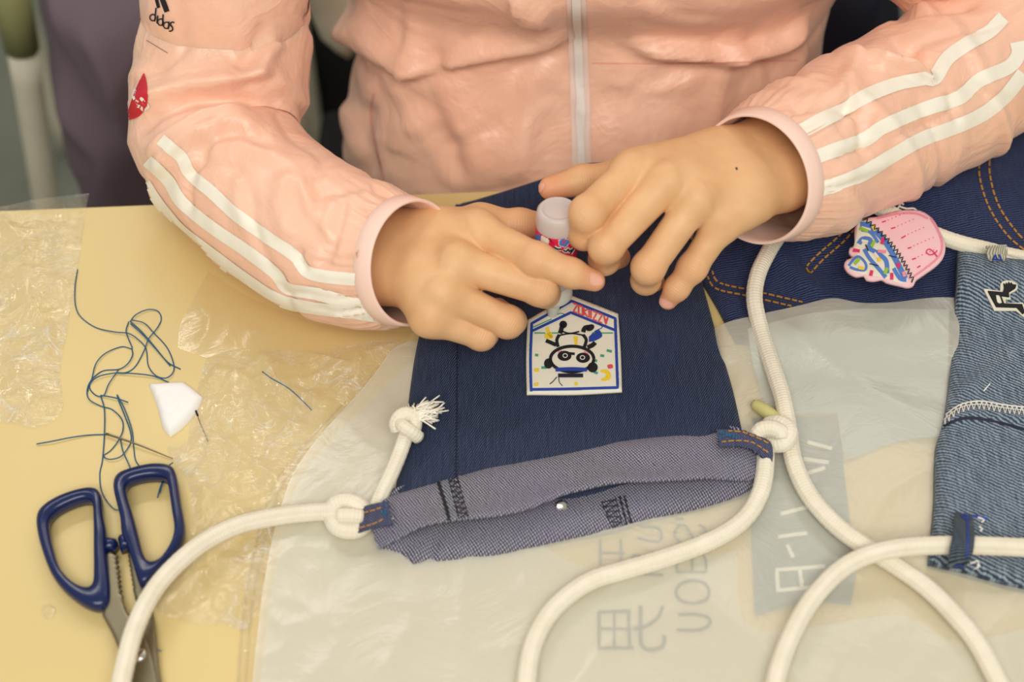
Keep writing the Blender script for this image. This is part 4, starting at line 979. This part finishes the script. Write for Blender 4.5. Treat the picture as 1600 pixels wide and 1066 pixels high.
# three stripes on each sleeve
for ln in ([(251,217),(268,232),(285,247),(298,272),(332,301),(369,335),(416,369),(460,399),(484,426),(538,435),(604,438)],
           [(231,251),(250,268),(266,285),(285,316),(332,355),(382,389),(430,426),(450,450),(500,460),(551,474),(610,480)],
           [(227,286),(240,307),(258,331),(285,361),(336,400),(386,437),(436,468),(486,480),(553,488),(622,499)]):
    V, Fc, UV = ribbon(ln, 19, SA[3], 0.0007, 4, 5); mk('stripe', V, Fc, M_STRIPE, jk, uv=UV, label='white sleeve stripe')
for ln in ([(1568,28),(1545,50),(1510,70),(1480,92),(1460,122),(1445,122),(1400,132),(1350,152),(1320,170),(1270,195),(1206,230)],
           [(1588,66),(1590,85),(1575,105),(1530,125),(1505,148),(1490,156),(1440,172),(1380,198),(1350,218),(1290,240),(1226,266)],
           [(1598,115),(1570,150),(1540,175),(1500,195),(1440,218),(1390,245),(1350,270),(1300,290),(1240,312)]):
    V, Fc, UV = ribbon(ln, 22, SB[3], 0.0007, 4, 5); mk('stripe', V, Fc, M_STRIPE, jk, uv=UV, label='white sleeve stripe')
# sleeve prints
def pr_(parts, mat, nm, lb=None):
    V, Fc, UV = merge(parts)
    if V: meta(mk(nm, V, Fc, mat, jk, label=lb), kind='stuff' if len(parts) > 1 else None)
R_ = lambda pts, w=2.2: ribbon(pts, w, SA[3], 0.0008, 2, 1)
lt = []
for ch, c in (('d', (246, 30)), ('i', (0, 0)), ('d', (0, 0))): pass
def bowl(c, r=4.6): return R_([(c[0] + r * math.cos(2*math.pi*i/9), c[1] + r*1.1 * math.sin(2*math.pi*i/9)) for i in range(10)], 2.0)
lt += [bowl((240, 27)), R_([(245, 12, 1), (243, 33, 1)]), R_([(247.5, 24, 1), (246.5, 36, 1)]), bowl((252, 34)), R_([(256, 22, 1), (255, 40, 1)]), bowl((261, 39)), R_([(265, 33, 1), (264, 45, 1)]),
       R_([(273, 35), (269, 34), (267, 38), (270.5, 42), (270, 47), (265, 48)])]
lt += [ribbon([(250,-14,1),(262,18,1)], 8, SA[3], 0.0008, 3, 1), ribbon([(243,-12,1),(249,12,1)], 5, SA[3], 0.0008, 3, 1)]
pr_(lt, M_BLACK, 'printed_lettering', 'black printed lettering and striped logo')
pr_([R_([(230, 63, 1), (263, 83, 1)], 1.3)], plain('grey_brown_print', srgb(150, 120, 104)), 'printed_line')
V, Fc, _ = patchfill([(226,114,1),(230,130),(231,150),(230,166,1),(218,182),(196,190,1),(206,160),(216,134)], SA[3], 0.0008, 3); bd = mk('badge', V, Fc, M_BADGE, jk, label='red oval badge with white script')
pr_([R_([(213,140),(210,152),(216,160)], 4), R_([(214,158),(221,153),(226,160),(232,165),(226,171),(220,166),(214,164)], 5)], M_PRINTW, 'badge_script')
# ---------------------------------------------------------------- panda patch
pp = thing('patch', 'house shaped white patch with a blue border and hand drawn panda on the navy bag', 'patch', tuple(P(897, 560, 0.014)))
pz = lambda x, y: 0.0165
PV, PF = sheet([(823,616,1),(822,560),(824,500,1),(850,485),(893,462,1),(930,476),(966,490,1),(970,550),(972,612,1),(900,616)], pz, 4, h=0.0016, edge=0.0012)
mk('cloth', PV, PF, M_FELT, pp, solid=0.002); PT = bvh(PV, PF)
def ms(lines, mat, nm, w=2.5, off=0.0004, fills=(), lb=None, tree=None, par=None):
    tr_ = tree or PT
    V, Fc, UV = merge([ribbon(l[0] if isinstance(l, tuple) and isinstance(l[0], list) else l, l[1] if isinstance(l, tuple) and isinstance(l[0], list) else w, tr_, off, 2.5, 1) for l in lines] + [patchfill(f, tr_, off, 3) for f in fills])
    if V: meta(mk(nm, V, Fc, mat, par or pp, label=lb), kind='stuff' if len(lines) + len(fills) > 1 else None)
ms([[(830,612,1),(829,560),(831,506,1),(893,471,1),(961,498,1),(963,550),(965,606,1),(900,608),(830,609,1)], [(831,518,1),(892,489,1),(962,517,1)]], M_ROYAL, 'blue_border', 4.2, lb='blue drawn border')
ms([[(823,615,1),(900,616),(972,612,1)]], M_ROYAL, 'lower_edge', 2.0, 0.0002)
# red upside-down lettering along the right slope
def onslope(u, v): return (896 + u * 58, 481 + u * 23.5 + v)
L = lambda pts, u0, du: [onslope(u0 + x * du, (y - 0.5) * 13 + x * du * 0) + (1,) for x, y in pts]
word = [[(0,0),(1,0),(0,1),(1,1)], [(0,0),(1,0),(1,1),(0,1),(0,0)], [(0,0),(0,1)], [(1,0),(0,.5),(1,1)], [(0,0),(0,1)], [(.5,0),(.5,1)], [(0,0),(1,0),(0,1),(1,1)], [(0,0),(1,0),(0,1),(1,1)], [(0,0),(.5,1),(1,0)], [(.2,.4),(.8,.4)]]
pos = [0.0, .14, .28, .28, .42, .42, .53, .67, .82, .82]
ms([L(w, u, .105) for w, u in zip(word, pos)], M_RED, 'red_lettering', 2.6, 0.0005, lb='red drawn lettering')
ms([[(833,512,1),(862,499,1)], [(868,494),(876,490),(882,492)]], M_GRN, 'green_marks', 1.6)
ms([[(835,521,1),(852,521,1)], [(858,521,1),(872,521,1)], [(925,521,1),(958,521,1)]], M_GRN, 'ground_line', 2.0)
ms([[(836,555),(841,556)], [(938,556),(944,557)], [(948,548),(956,550)], [(846,575),(854,575)], [(928,563),(933,565)], [(928,582),(934,584)]], M_GRN, 'green_marks', 4)
ms([[(855,512),(857,520),(862,528)]], M_YEL, 'yellow_marks', 5, fills=[[(851,522,1),(862,520,1),(864,529),(852,529)], [(834,577),(842,576),(841,582),(835,581)], [(834,600),(841,598),(840,604),(835,604)], [(897,598),(903,598),(902,603),(898,603)], [(896,526,1),(903,526,1),(902,541,1),(898,541,1)], [(937,580),(948,578),(954,585),(953,593),(944,596),(938,593),(946,590),(947,585)]])
ms([], M_RED, 'pink_marks', fills=[[(949,571),(957,570),(958,575),(951,577)]])
ms([([(872,551),(878,549)], 3), ([(912,550),(920,553)], 3)], M_PINKI, 'cheeks', 3)
ms([[(936,505),(941,512),(934,516)]], M_ROYAL, 'string', 1.4)
ms([], M_ROYAL, 'blue_bag', fills=[[(920,527,1),(932,516),(938,518),(941,526),(930,533),(920,535,1)]])
# panda, upside down
ell2 = lambda cx_, cy_, rx, ry, n=18, a=0: [(cx_ + rx * math.cos(2*math.pi*i/n) * math.cos(a) - ry * math.sin(2*math.pi*i/n) * math.sin(a), cy_ + rx * math.cos(2*math.pi*i/n) * math.sin(a) + ry * math.sin(2*math.pi*i/n) * math.cos(a)) for i in range(n)]
ms([], M_FELT, 'panda_face', off=0.0003, fills=[ell2(894, 562, 32, 19), [(873,524),(912,524),(914,540),(872,540)]])
cl = lambda e: [p for p in e] + [e[0]]
ms([(cl(ell2(894, 562, 34, 20)), 5), ([(872,543),(870,532),(874,524)], 5), ([(913,543),(916,532),(911,524)], 5), ([(874,525),(893,522),(912,525)], 2.5), ([(869,540),(860,536),(853,533)], 6), ([(918,544),(926,540),(930,536)], 7),
    ([(875,522),(878,512),(880,506)], 7), ([(911,520),(914,513),(921,512)], 7), ([(877,518),(890,522),(905,519)], 2.5), ([(890,553),(898,554)], 4), ([(870,590),(864,597),(859,601)], 1.4), ([(873,590),(874,598),(879,604)], 1.2)],
   M_BLACK, 'panda_outline', 3, 0.0006, fills=[ell2(857, 569, 7, 8), ell2(926, 575, 8, 8), ell2(882, 557, 11, 8), ell2(911, 560, 11, 8), ell2(880, 508, 6, 6), ell2(922, 513, 7, 5, a=-.5)], lb='black stitched panda outline')
ms([(cl(ell2(883, 557, 3.5, 3)), 1.2), (cl(ell2(910, 560, 3.5, 3)), 1.2)], M_FELT, 'panda_eyes', 1.2, 0.0009)
ms([([(868,579),(893,578),(917,579)], 6)], M_ROYAL, 'scarf', 5, 0.0009)
ms([([(872,588),(893,588),(911,588)], 6)], M_SEAM, 'scarf_hem', 5, 0.0009)
# ---------------------------------------------------------------- cupcake patch
cp = thing('patch', 'pink and blue cupcake shaped patch lying on the dark jeans', 'patch', tuple(P(1400, 390, 0.03)))
cup = [(1336,357),(1342,345),(1352,341),(1372,338),(1396,331),(1415,328),(1440,330),(1458,343),(1469,362),(1477,381),(1475,400),(1464,414),(1446,427),(1432,437),(1428,445),(1419,448),(1405,445),(1396,443),(1385,440),(1378,436),(1366,438),(1354,436),(1350,430),(1338,431),(1325,424),(1319,414),(1323,406),(1333,402),(1327,395),(1328,387),(1335,383)]
CV, CF = sheet(cup, 0.042, 4, h=0.0014, edge=0.001)
mk('cloth', CV, CF, M_FELTP, cp, solid=0.0022, label='pink cupcake shaped cloth'); CT = bvh(CV, CF)
mc = lambda *a, **k: ms(*a, tree=CT, par=cp, **k)
mc([], M_FELT, 'cream_filling', off=0.0003, fills=[[(1342,346),(1356,345),(1372,358),(1390,377),(1405,402),(1418,436),(1410,443),(1390,438),(1376,433),(1352,430),(1328,422),(1324,412),(1340,402),(1334,390),(1338,370)]])
mc([([(1344,352),(1358,354),(1374,368),(1388,386),(1400,408),(1414,436)], 9), ([(1346,360),(1360,364),(1372,380)], 5), ([(1342,382),(1348,374),(1360,376),(1358,388),(1370,396),(1384,408),(1386,428)], 7), ([(1350,390),(1358,404),(1372,420),(1384,434)], 6), ([(1326,416),(1334,406),(1342,402),(1352,412),(1352,422),(1338,422),(1328,418)], 4), ([(1396,420),(1406,436),(1416,438)], 6)], M_SKYI, 'blue_icing', off=0.0006, lb='blue drawn icing')
mc([([(1346,356),(1360,360)], 3), ([(1346,377),(1356,379)], 4), ([(1392,382),(1400,396)], 3), ([(1366,396),(1372,404)], 4)], M_FELT, 'icing_highlights', off=0.0008)
zg = [(1350 + i * 2.62, 344 + (i ** 1.24) * 1.72 + (3.2 if i % 2 else -3.2)) for i in range(29)]
zg = [(1350 + 76 * t + (2.5 if i % 2 else -2.5) + 8 * math.sin(math.pi * t), 344 + 96 * t ** 1.12 - (2.5 if i % 2 else -2.5)) for i, t in enumerate([j / 34 for j in range(35)])]
mc([[p + (1,) for p in zg]], M_BLACK, 'black_zigzag', w=1.8, off=0.0012, lb='black zigzag stitching')
mc([([(1452,338),(1466,362),(1472,384),(1466,402),(1445,420),(1428,432)], 3.2), ([(1370,342),(1400,335),(1430,334),(1450,342)], 3.0)], M_PINKI, 'pink_border', off=0.0004)
mc([([(1378,348),(1384,346)], 2), ([(1392,358),(1399,356)], 2), ([(1408,373),(1415,369)], 2), ([(1418,389),(1424,387)], 2), ([(1425,406),(1431,404)], 2), ([(1433,419),(1438,416)], 2)] + [([(x + k * 6, y - k * 2.6), (x + k * 6 + 1.5, y - k * 2.6 - 0.6)], 1.3) for x, y, n in ((1387,345,5), (1402,354,5), (1418,367,5), (1427,385,6), (1434,402,5)) for k in range(n)], M_MAG, 'pink_dashes', off=0.0005)
mc([([(1460,396),(1452,390),(1447,394),(1452,399),(1460,397),(1464,392)], 1.8), ([(1458,394),(1464,402)], 2)], M_MAG, 'pink_bow', off=0.0006)
for nm, mt, ls in (('magenta_sprinkles', M_MAG, [((1333,392),(1343,394)), ((1380,373),(1377,383)), ((1403,412),(1404,420)), ((1362,424),(1360,432)), ((1393,428),(1393,438))]), ('lime_sprinkles', M_LIME, [((1343,358),(1356,363)), ((1366,378),(1361,387)), ((1386,420),(1382,430)), ((1342,406),(1335,414))]), ('yellow_sprinkles', M_YEL, [((1363,354),(1367,362)), ((1372,404),(1374,410)), ((1341,420),(1350,421))]), ('pink_sprinkles', M_PINKI, [((1371,394),(1384,395)), ((1411,426),(1413,434))])):
    V, Fc, UV = merge([ribbon([a, ((a[0]+b[0])/2, (a[1]+b[1])/2), b], 5, CT, 0.0011, 2, 1) for a, b in ls]); mk(nm, V, Fc, mt, cp)['kind'] = 'stuff'
mc([([(1388,401),(1400,404)], 1.5), ([(1358,414),(1372,417)], 1.5), ([(1352,384),(1356,394)], 2)], M_BLACK, 'black_tacks', off=0.0013)
# ---------------------------------------------------------------- thread tangle, needle, loose bits
def th_line(pts, z=0.001, r=0.00042): return tube([P(x, y, z + 0.0006 * math.sin(i * 1.3)) for i, (x, y) in enumerate(pts)], r, 6, 0.0015)
tl = [[(121,421),(117,450),(118,478),(127,496),(150,512),(180,519),(200,521),(215,530),(228,545),(232,572),(245,588),(262,590),(272,575),(262,545),(240,520),(225,505),(205,500)],
      [(203,503),(212,492),(230,484),(246,486),(252,498),(246,512),(232,530),(225,548),(212,572),(198,582),(180,583),(155,588),(140,600),(137,612)],
      [(201,503),(197,518),(203,535),(206,545),(190,542),(165,552),(150,568),(144,590),(140,606),(150,618),(162,618),(170,600),(185,578)],
      [(206,545),(207,555),(200,568),(186,577),(160,580),(142,595),(136,612),(140,625),(158,635),(175,640),(190,655),(192,672),(184,690),(172,705),(162,712),(170,718),(188,714),(200,700),(205,688),(203,672),(195,650),(185,625),(183,618)],
      [(204,503),(220,517),(240,540),(262,566),(282,577)], [(180,583),(210,584),(240,588),(264,598)], [(158,618),(180,622),(200,629)],
      [(157,618),(163,640),(163,680),(160,720),(156,740),(158,765),(168,785),(180,797),(188,796)], [(183,617),(195,640),(206,672),(209,700),(213,722),(228,735),(245,742)],
      [(57,694),(80,690),(110,684),(140,680),(170,679)], [(188,685),(192,705),(203,730),(208,748)], [(204,506),(222,522),(243,545),(266,572)]]
V, Fc, UV = merge([th_line(q) for q in tl]); mk('thread_tangle', V, Fc, M_TEAL, uv=UV, label='tangled dark blue sewing thread lying left of the scissors', loc=tuple(P(180, 600, 0)))['category'] = 'thread'
V, Fc, UV = tube([P(166, 678, 0.002), P(215, 695, 0.0024), P(270, 717, 0.001)], lambda s, t: 0.0008 * (1 - 0.6 * t), 10, 0.003); mk('needle', V, Fc, M_STEEL, uv=UV, label='steel sewing needle threaded with blue thread', loc=tuple(P(215, 697, 0)))['category'] = 'needle'
V, Fc, UV = th_line([(410,581),(425,592),(445,603),(463,617),(487,641)], 0.0075, 0.00045); mk('thread_piece', V, Fc, M_TEAL, uv=UV, label='short blue thread snippet on the clear wrapper', loc=tuple(P(450, 610, 0)))['category'] = 'thread'
V, Fc, UV = merge([th_line([(270,723),(262,730),(262,742),(252,758),(246,778)], 0.003), th_line([(268,730),(256,745),(250,770)], 0.003), th_line([(258,745),(248,772)], 0.0035)]); mk('thread_end', V, Fc, M_TEAL, uv=UV, label='twisted teal thread end inside the right scissor handle', loc=tuple(P(258, 750, 0)))['category'] = 'thread'
V, Fc, UV = th_line([(243,1015),(252,1018)], 0.004); mk('thread_scrap', V, Fc, M_TEAL, uv=UV, label='tiny blue thread scrap beside the scissor pivot', loc=tuple(P(247, 1016, 0)))['category'] = 'thread'
pn = thing('pin', 'thin dark pin beside the white tailor\'s chalk', 'pin', tuple(P(315, 670, 0)))
V, Fc, UV = tube([P(308, 647, 0.004), P(313, 662, 0.003), P(325, 690, 0.002)], 0.0003, 6, 0.003); mk('shaft', V, Fc, M_STEEL, pn, uv=UV)
V, Fc, UV = tube([P(306, 642, 0.0045), P(309, 650, 0.0040)], 0.0007, 8, 0.001); mk('head', V, Fc, M_SEAM, pn, uv=UV)
# lint blob
V = []; Fc = []
V, Fc = sheet([(66,948),(78,944),(88,952),(86,962),(74,968),(66,960)], 0.0005, 3, h=0.003, edge=0.003, zf=lambda x, y, e, a, b: 0.002 * n1(x * 300, y * 300, 1) * smooth01(e / .002))
mk('glue_crumb', V, Fc, M_FILM, label='small clear dried glue crumb left of the scissors', loc=tuple(P(76, 956, 0)))['category'] = 'crumb'
# loose pale thread by the cupcake
V, Fc, UV = merge([tube([P(x, y, 0.04) for x, y in q], 0.0007, 6, 0.001) for q in ([(1400,312),(1406,318),(1402,326),(1396,322),(1404,314),(1412,320)], [(1404,322),(1416,326),(1428,326),(1434,332)], [(1398,318),(1410,318)])]); mk('thread_bundle', V, Fc, M_WHITETH, uv=UV, label='small pale thread tangle above the cupcake patch', loc=tuple(P(1410, 322, 0.03)))['category'] = 'thread'
# ---------------------------------------------------------------- tailor's chalk
V, Fc = sheet([(232,601,1),(262,599),(288,598,1),(302,608),(318,622,1),(306,645),(285,668),(266,682,1),(255,670),(248,645),(240,620)], 0.001, 3.5, h=0.0055, edge=0.0018, zf=lambda x, y, e, a, b: -0.0007 * math.exp(-((math.hypot((a - 262) * 1.0, b - 634) - 17) / 1.6) ** 2))
mk('tailors_chalk', V, Fc, M_CHALK, label='white triangular tailor\'s chalk beside the tangled thread', loc=tuple(P(275, 635, 0)), solid=0.006)['category'] = 'chalk'
# ---------------------------------------------------------------- scissors
sc = thing('scissors', 'navy handled steel scissors lying open at the lower left', 'scissors', tuple(P(215, 920, 0)))
def ring_solid(outer, inner, z0, z1, bev=0.0016):
    """plastic loop: outer and inner px outlines swept as a rounded band"""
    o = smooth_poly(outer, 3); n = len(o); i_ = smooth_poly(inner, 3)
    # resample inner by arc length from the point nearest to the outer start
    def resample(q, n):
        L = [0]; 
        for a, b in zip(q, q[1:] + q[:1]): L.append(L[-1] + (b - a).length)
        out = []
        for k in range(n):
            t = L[-1] * k / n; j = max(x for x in range(len(q)) if L[x] <= t); f = (t - L[j]) / max(1e-9, L[j+1] - L[j]); out.append(q[j].lerp(q[(j+1) % len(q)], f))
        return out
    n = 90; o = resample(o, n); st_ = min(range(len(i_)), key=lambda k: (i_[k] - o[0]).length); i_ = resample(i_[st_:] + i_[:st_], n)
    V = []; Fc = []; m_ = 10
    for k in range(n):
        a = P(o[k].x, o[k].y, 0); b = P(i_[k].x, i_[k].y, 0); w = (b - a)
        for j in range(m_):
            t = 2 * math.pi * j / m_; u = 0.5 - 0.5 * math.copysign(abs(math.cos(t)) ** 0.6, math.cos(t)); v = math.copysign(abs(math.sin(t)) ** 0.6, math.sin(t))
            q = a + w * u; q.z = (z0 + z1) / 2 + (z1 - z0) / 2 * v; V.append(q)
        for j in range(m_):
            p, q = k * m_ + j, k * m_ + (j + 1) % m_; r, s = ((k + 1) % n) * m_ + j, ((k + 1) % n) * m_ + (j + 1) % m_
            Fc.append((p, r, s, q))
    return V, Fc
Z0, Z1 = 0.0015, 0.0135
V, Fc = ring_solid([(171,866),(175,901),(178,935),(175,956),(160,964),(138,958),(112,940),(92,918),(78,890),(66,850),(64,820),(75,803),(100,788),(130,778),(152,776),(163,785),(166,815),(171,842)],
                   [(152,860),(152,905),(150,924),(140,930),(120,922),(100,900),(90,870),(84,842),(84,826),(96,812),(120,800),(140,795),(150,800),(152,825)], Z0, Z1)
h1_ = mk('handle', V, Fc, M_NAVYP, sc, label='navy plastic finger loop')
V, Fc = ring_solid([(196,850),(194,826),(188,800),(183,775),(190,757),(215,747),(245,741),(272,744),(281,758),(288,800),(294,840),(286,868),(268,890),(248,910),(236,926),(226,930),(219,915),(211,887),(203,866)],
                   [(222,850),(214,820),(206,795),(203,778),(212,768),(240,762),(262,764),(268,775),(274,815),(278,845),(270,872),(256,888),(240,892),(230,880)], Z0 + 0.002, Z1 + 0.002)
h2_ = mk('handle', V, Fc, M_NAVYP, sc, label='navy plastic finger loop')
for poly, z in (([(160,838,1),(181,842,1),(184,850),(177,860,1),(162,862,1)], Z0), ([(184,842,1),(187,836),(200,834,1),(206,858,1),(196,857),(188,860,1)], Z0 + .002)):
    V, Fc = sheet(poly, z + 0.006, 3, h=0.004, edge=0.0015); mk('handle_bridge', V, Fc, M_NAVYP, sc, solid=0.006)
teethL = []; 
for i in range(9):
    y = 866 + i * 7.6; x = 180 + i * 0.95
    teethL += [(x - 1, y, 1), (x + 4.5, y + 3.6, 1)]
V, Fc = sheet([(172,862,1)] + teethL + [(192,938,1),(198,955),(206,967,1),(222,985),(236,1020),(247,1064),(258,1120,1),(226,1140,1),(204,1066),(188,1022),(176,992),(160,962,1),(168,930,1),(166,866,1)], 0.0085, 3.2, h=0.0006, edge=0.0006)
mk('blade', V, Fc, M_STEEL, sc, solid=0.0018, label='steel blade with serrated notch')
teethR = []
for i in range(9):
    y = 858 + i * 7.4; x = 200 + i * 1.15
    teethR += [(x, y, 1), (x - 3.6 + 2, y + 3.6, 1)]
V, Fc = sheet([(199,850,1)] + teethR + [(210,930,1),(213,948),(208,967,1),(198,972),(192,1000),(200,1040),(220,1090),(244,1150,1),(272,1150,1),(252,1066),(246,1020),(241,968),(230,925),(222,895),(212,868,1)], 0.0060, 3.2, h=0.0006, edge=0.0006)
mk('blade', V, Fc, M_STEEL, sc, solid=0.0018, label='steel blade with serrated notch')
V, Fc, UV = lathe(P(217, 1024, 0.0088), (0, 0, 1), [(0, 0.0046), (0.001, 0.0044), (0.0018, 0.003), (0.002, 0.0001)], 24); pv = mk('pivot_screw', V, Fc, M_CHROME, sc, uv=UV)
c = P(217, 1022, 0.0109); V, Fc, _ = box(c, 0.006, 0.0008, 0.0004, 0.8); mk('screw_slot', V, Fc, M_SEAM, pv, smooth=False)
# ---------------------------------------------------------------- background behind the table
def pole(parent, name, a, b, r, mat, **kw):
    V, Fc, UV = tube([a, b], r, 18, 0.05); return mk(name, V, Fc, mat, parent, uv=UV, **kw)
ch = thing('chair', 'cream tube framed chair behind the table\'s left corner under a purple coat', 'chair', (-0.62, 0.75, -0.75))
y1 = 0.50
a = PY(8, -60, y1); b = PY(34, 75, y1); c = PY(76, 330, y1)
pole(ch, 'frame_sleeve', a, b, 0.0175, M_OLIVE, label='olive plastic sleeve'); e = c + (c - b) * 1.5; pole(ch, 'leg', b + (b-c)*0.02, Vector((e.x, e.y, -0.75)), 0.0150, M_TUBE)
quad_box('seat', (-0.50, 0.56, -0.42), (-0.28, 0.88, -0.37), M_BLK, ch, bev=0.015)
for q in ((-0.30, 0.58), (-0.68, 0.96), (-0.30, 0.96)): pole(ch, 'leg', Vector((q[0], q[1], -0.75)), Vector((q[0], q[1], -0.40)), 0.014, M_TUBE)
def pillow(name, poly, y, th, mat, label, cat, seed=0.0, sp=9, fold=0.012, clampz=None):
    Q, Fc, d = fill(poly, sp); V = []
    for q, dd in zip(Q, d):
        p = PY(q.x, q.y, y); e = dd / 1500
        p.y -= th * (1 - math.exp(-e / (th * 0.6))) + fold * ridge(p.x * 7 + p.z * 3, p.z * 5 - p.x * 2, seed) * smooth01(e / 0.03); V.append(p)
    n = len(V); Fr = flip_up(V, Fc); Vb = [Vector((v.x, y + th * 0.5 * min(1, dd / 40), v.z)) for v, dd in zip(V, d)]
    Fb = [tuple(reversed([i + n for i in f])) for f in Fr]
    # stitch the rim
    from collections import Counter
    ec = Counter(tuple(sorted((f[i], f[(i+1) % len(f)]))) for f in Fr for i in range(len(f)))
    Fe = []
    for f in Fr:
        for i in range(len(f)):
            u, v = f[i], f[(i+1) % len(f)]
            if ec[tuple(sorted((u, v)))] == 1: Fe.append((v, u, u + n, v + n))
    o = mk(name, V + Vb, Fr + Fb + Fe, mat, label=label, loc=tuple(PY(poly[0][0], poly[0][1], y))); o['category'] = cat; return o
pillow('coat', [(62,-60,1),(60,0),(74,60),(78,110),(92,190),(112,225),(130,290),(165,345,1),(300,350,1),(300,-60,1)], 0.46, 0.07, M_PURPLE, 'purple grey coat hanging over the chair behind the left sleeve', 'coat', 3.0, fold=0.055)
pc = thing('chair', 'cream tube framed chair with black seat under the person in pink', 'chair', (0.05, 0.6, -0.75))
a = PY(440, -60, 0.60); b = PY(482, 300, 0.60); e = b + (b - a) * 1.2
pole(pc, 'leg', a, Vector((e.x, e.y, -0.75)), 0.0150, M_TUBE)
pole(pc, 'leg', Vector((0.26, 0.60, -0.75)), Vector((0.28, 0.60, 0.2)), 0.0150, M_TUBE)
quad_box('seat', (-0.22, 0.16, -0.38), (0.34, 0.60, -0.33), M_BLK, pc, bev=0.015)
V, Fc, UV = tube([PY(470, -60, 0.58), PY(515, 0, 0.58), PY(530, 40, 0.57), PY(560, 60, 0.56)], 0.024, 14, 0.01); mk('back_rail', V, Fc, M_TUBE, pc, uv=UV, label='cream plastic back rail')
for q in ((-0.20, 0.2), (0.32, 0.2)): pole(pc, 'leg', Vector((q[0], q[1], -0.75)), Vector((q[0], q[1], -0.36)), 0.014, M_TUBE)
pillow('shade_backing', [(415,-80,1),(700,-80,1),(700,330,1),(415,330,1)], 1.05, 0.12, M_BLK, 'black backpack on the floor behind the person\'s right arm', 'bag', 5.0, sp=16)  # black form added to fill the shaded gap beside the torso
pillow('cloth_bag', [(1180,-80,1),(1400,-80,1),(1420,200,1),(1180,200,1)], 0.62, 0.10, M_NAVYBG, 'dark navy cloth bag hanging between the torso and left arm', 'bag', 6.0, sp=12, fold=0.02)
pillow('dark_coat', [(1500,-60,1),(1680,-60,1),(1700,330,1),(1440,330,1)], 0.42, 0.06, M_BLK, 'black coat hanging behind the left elbow at the right edge', 'coat', 7.0, sp=12)
for o in bpy.data.objects:                       # runs of stitches and strokes too small to pick apart
    if o.name.split('.')[0] in STITCH: o['kind'] = 'stuff'
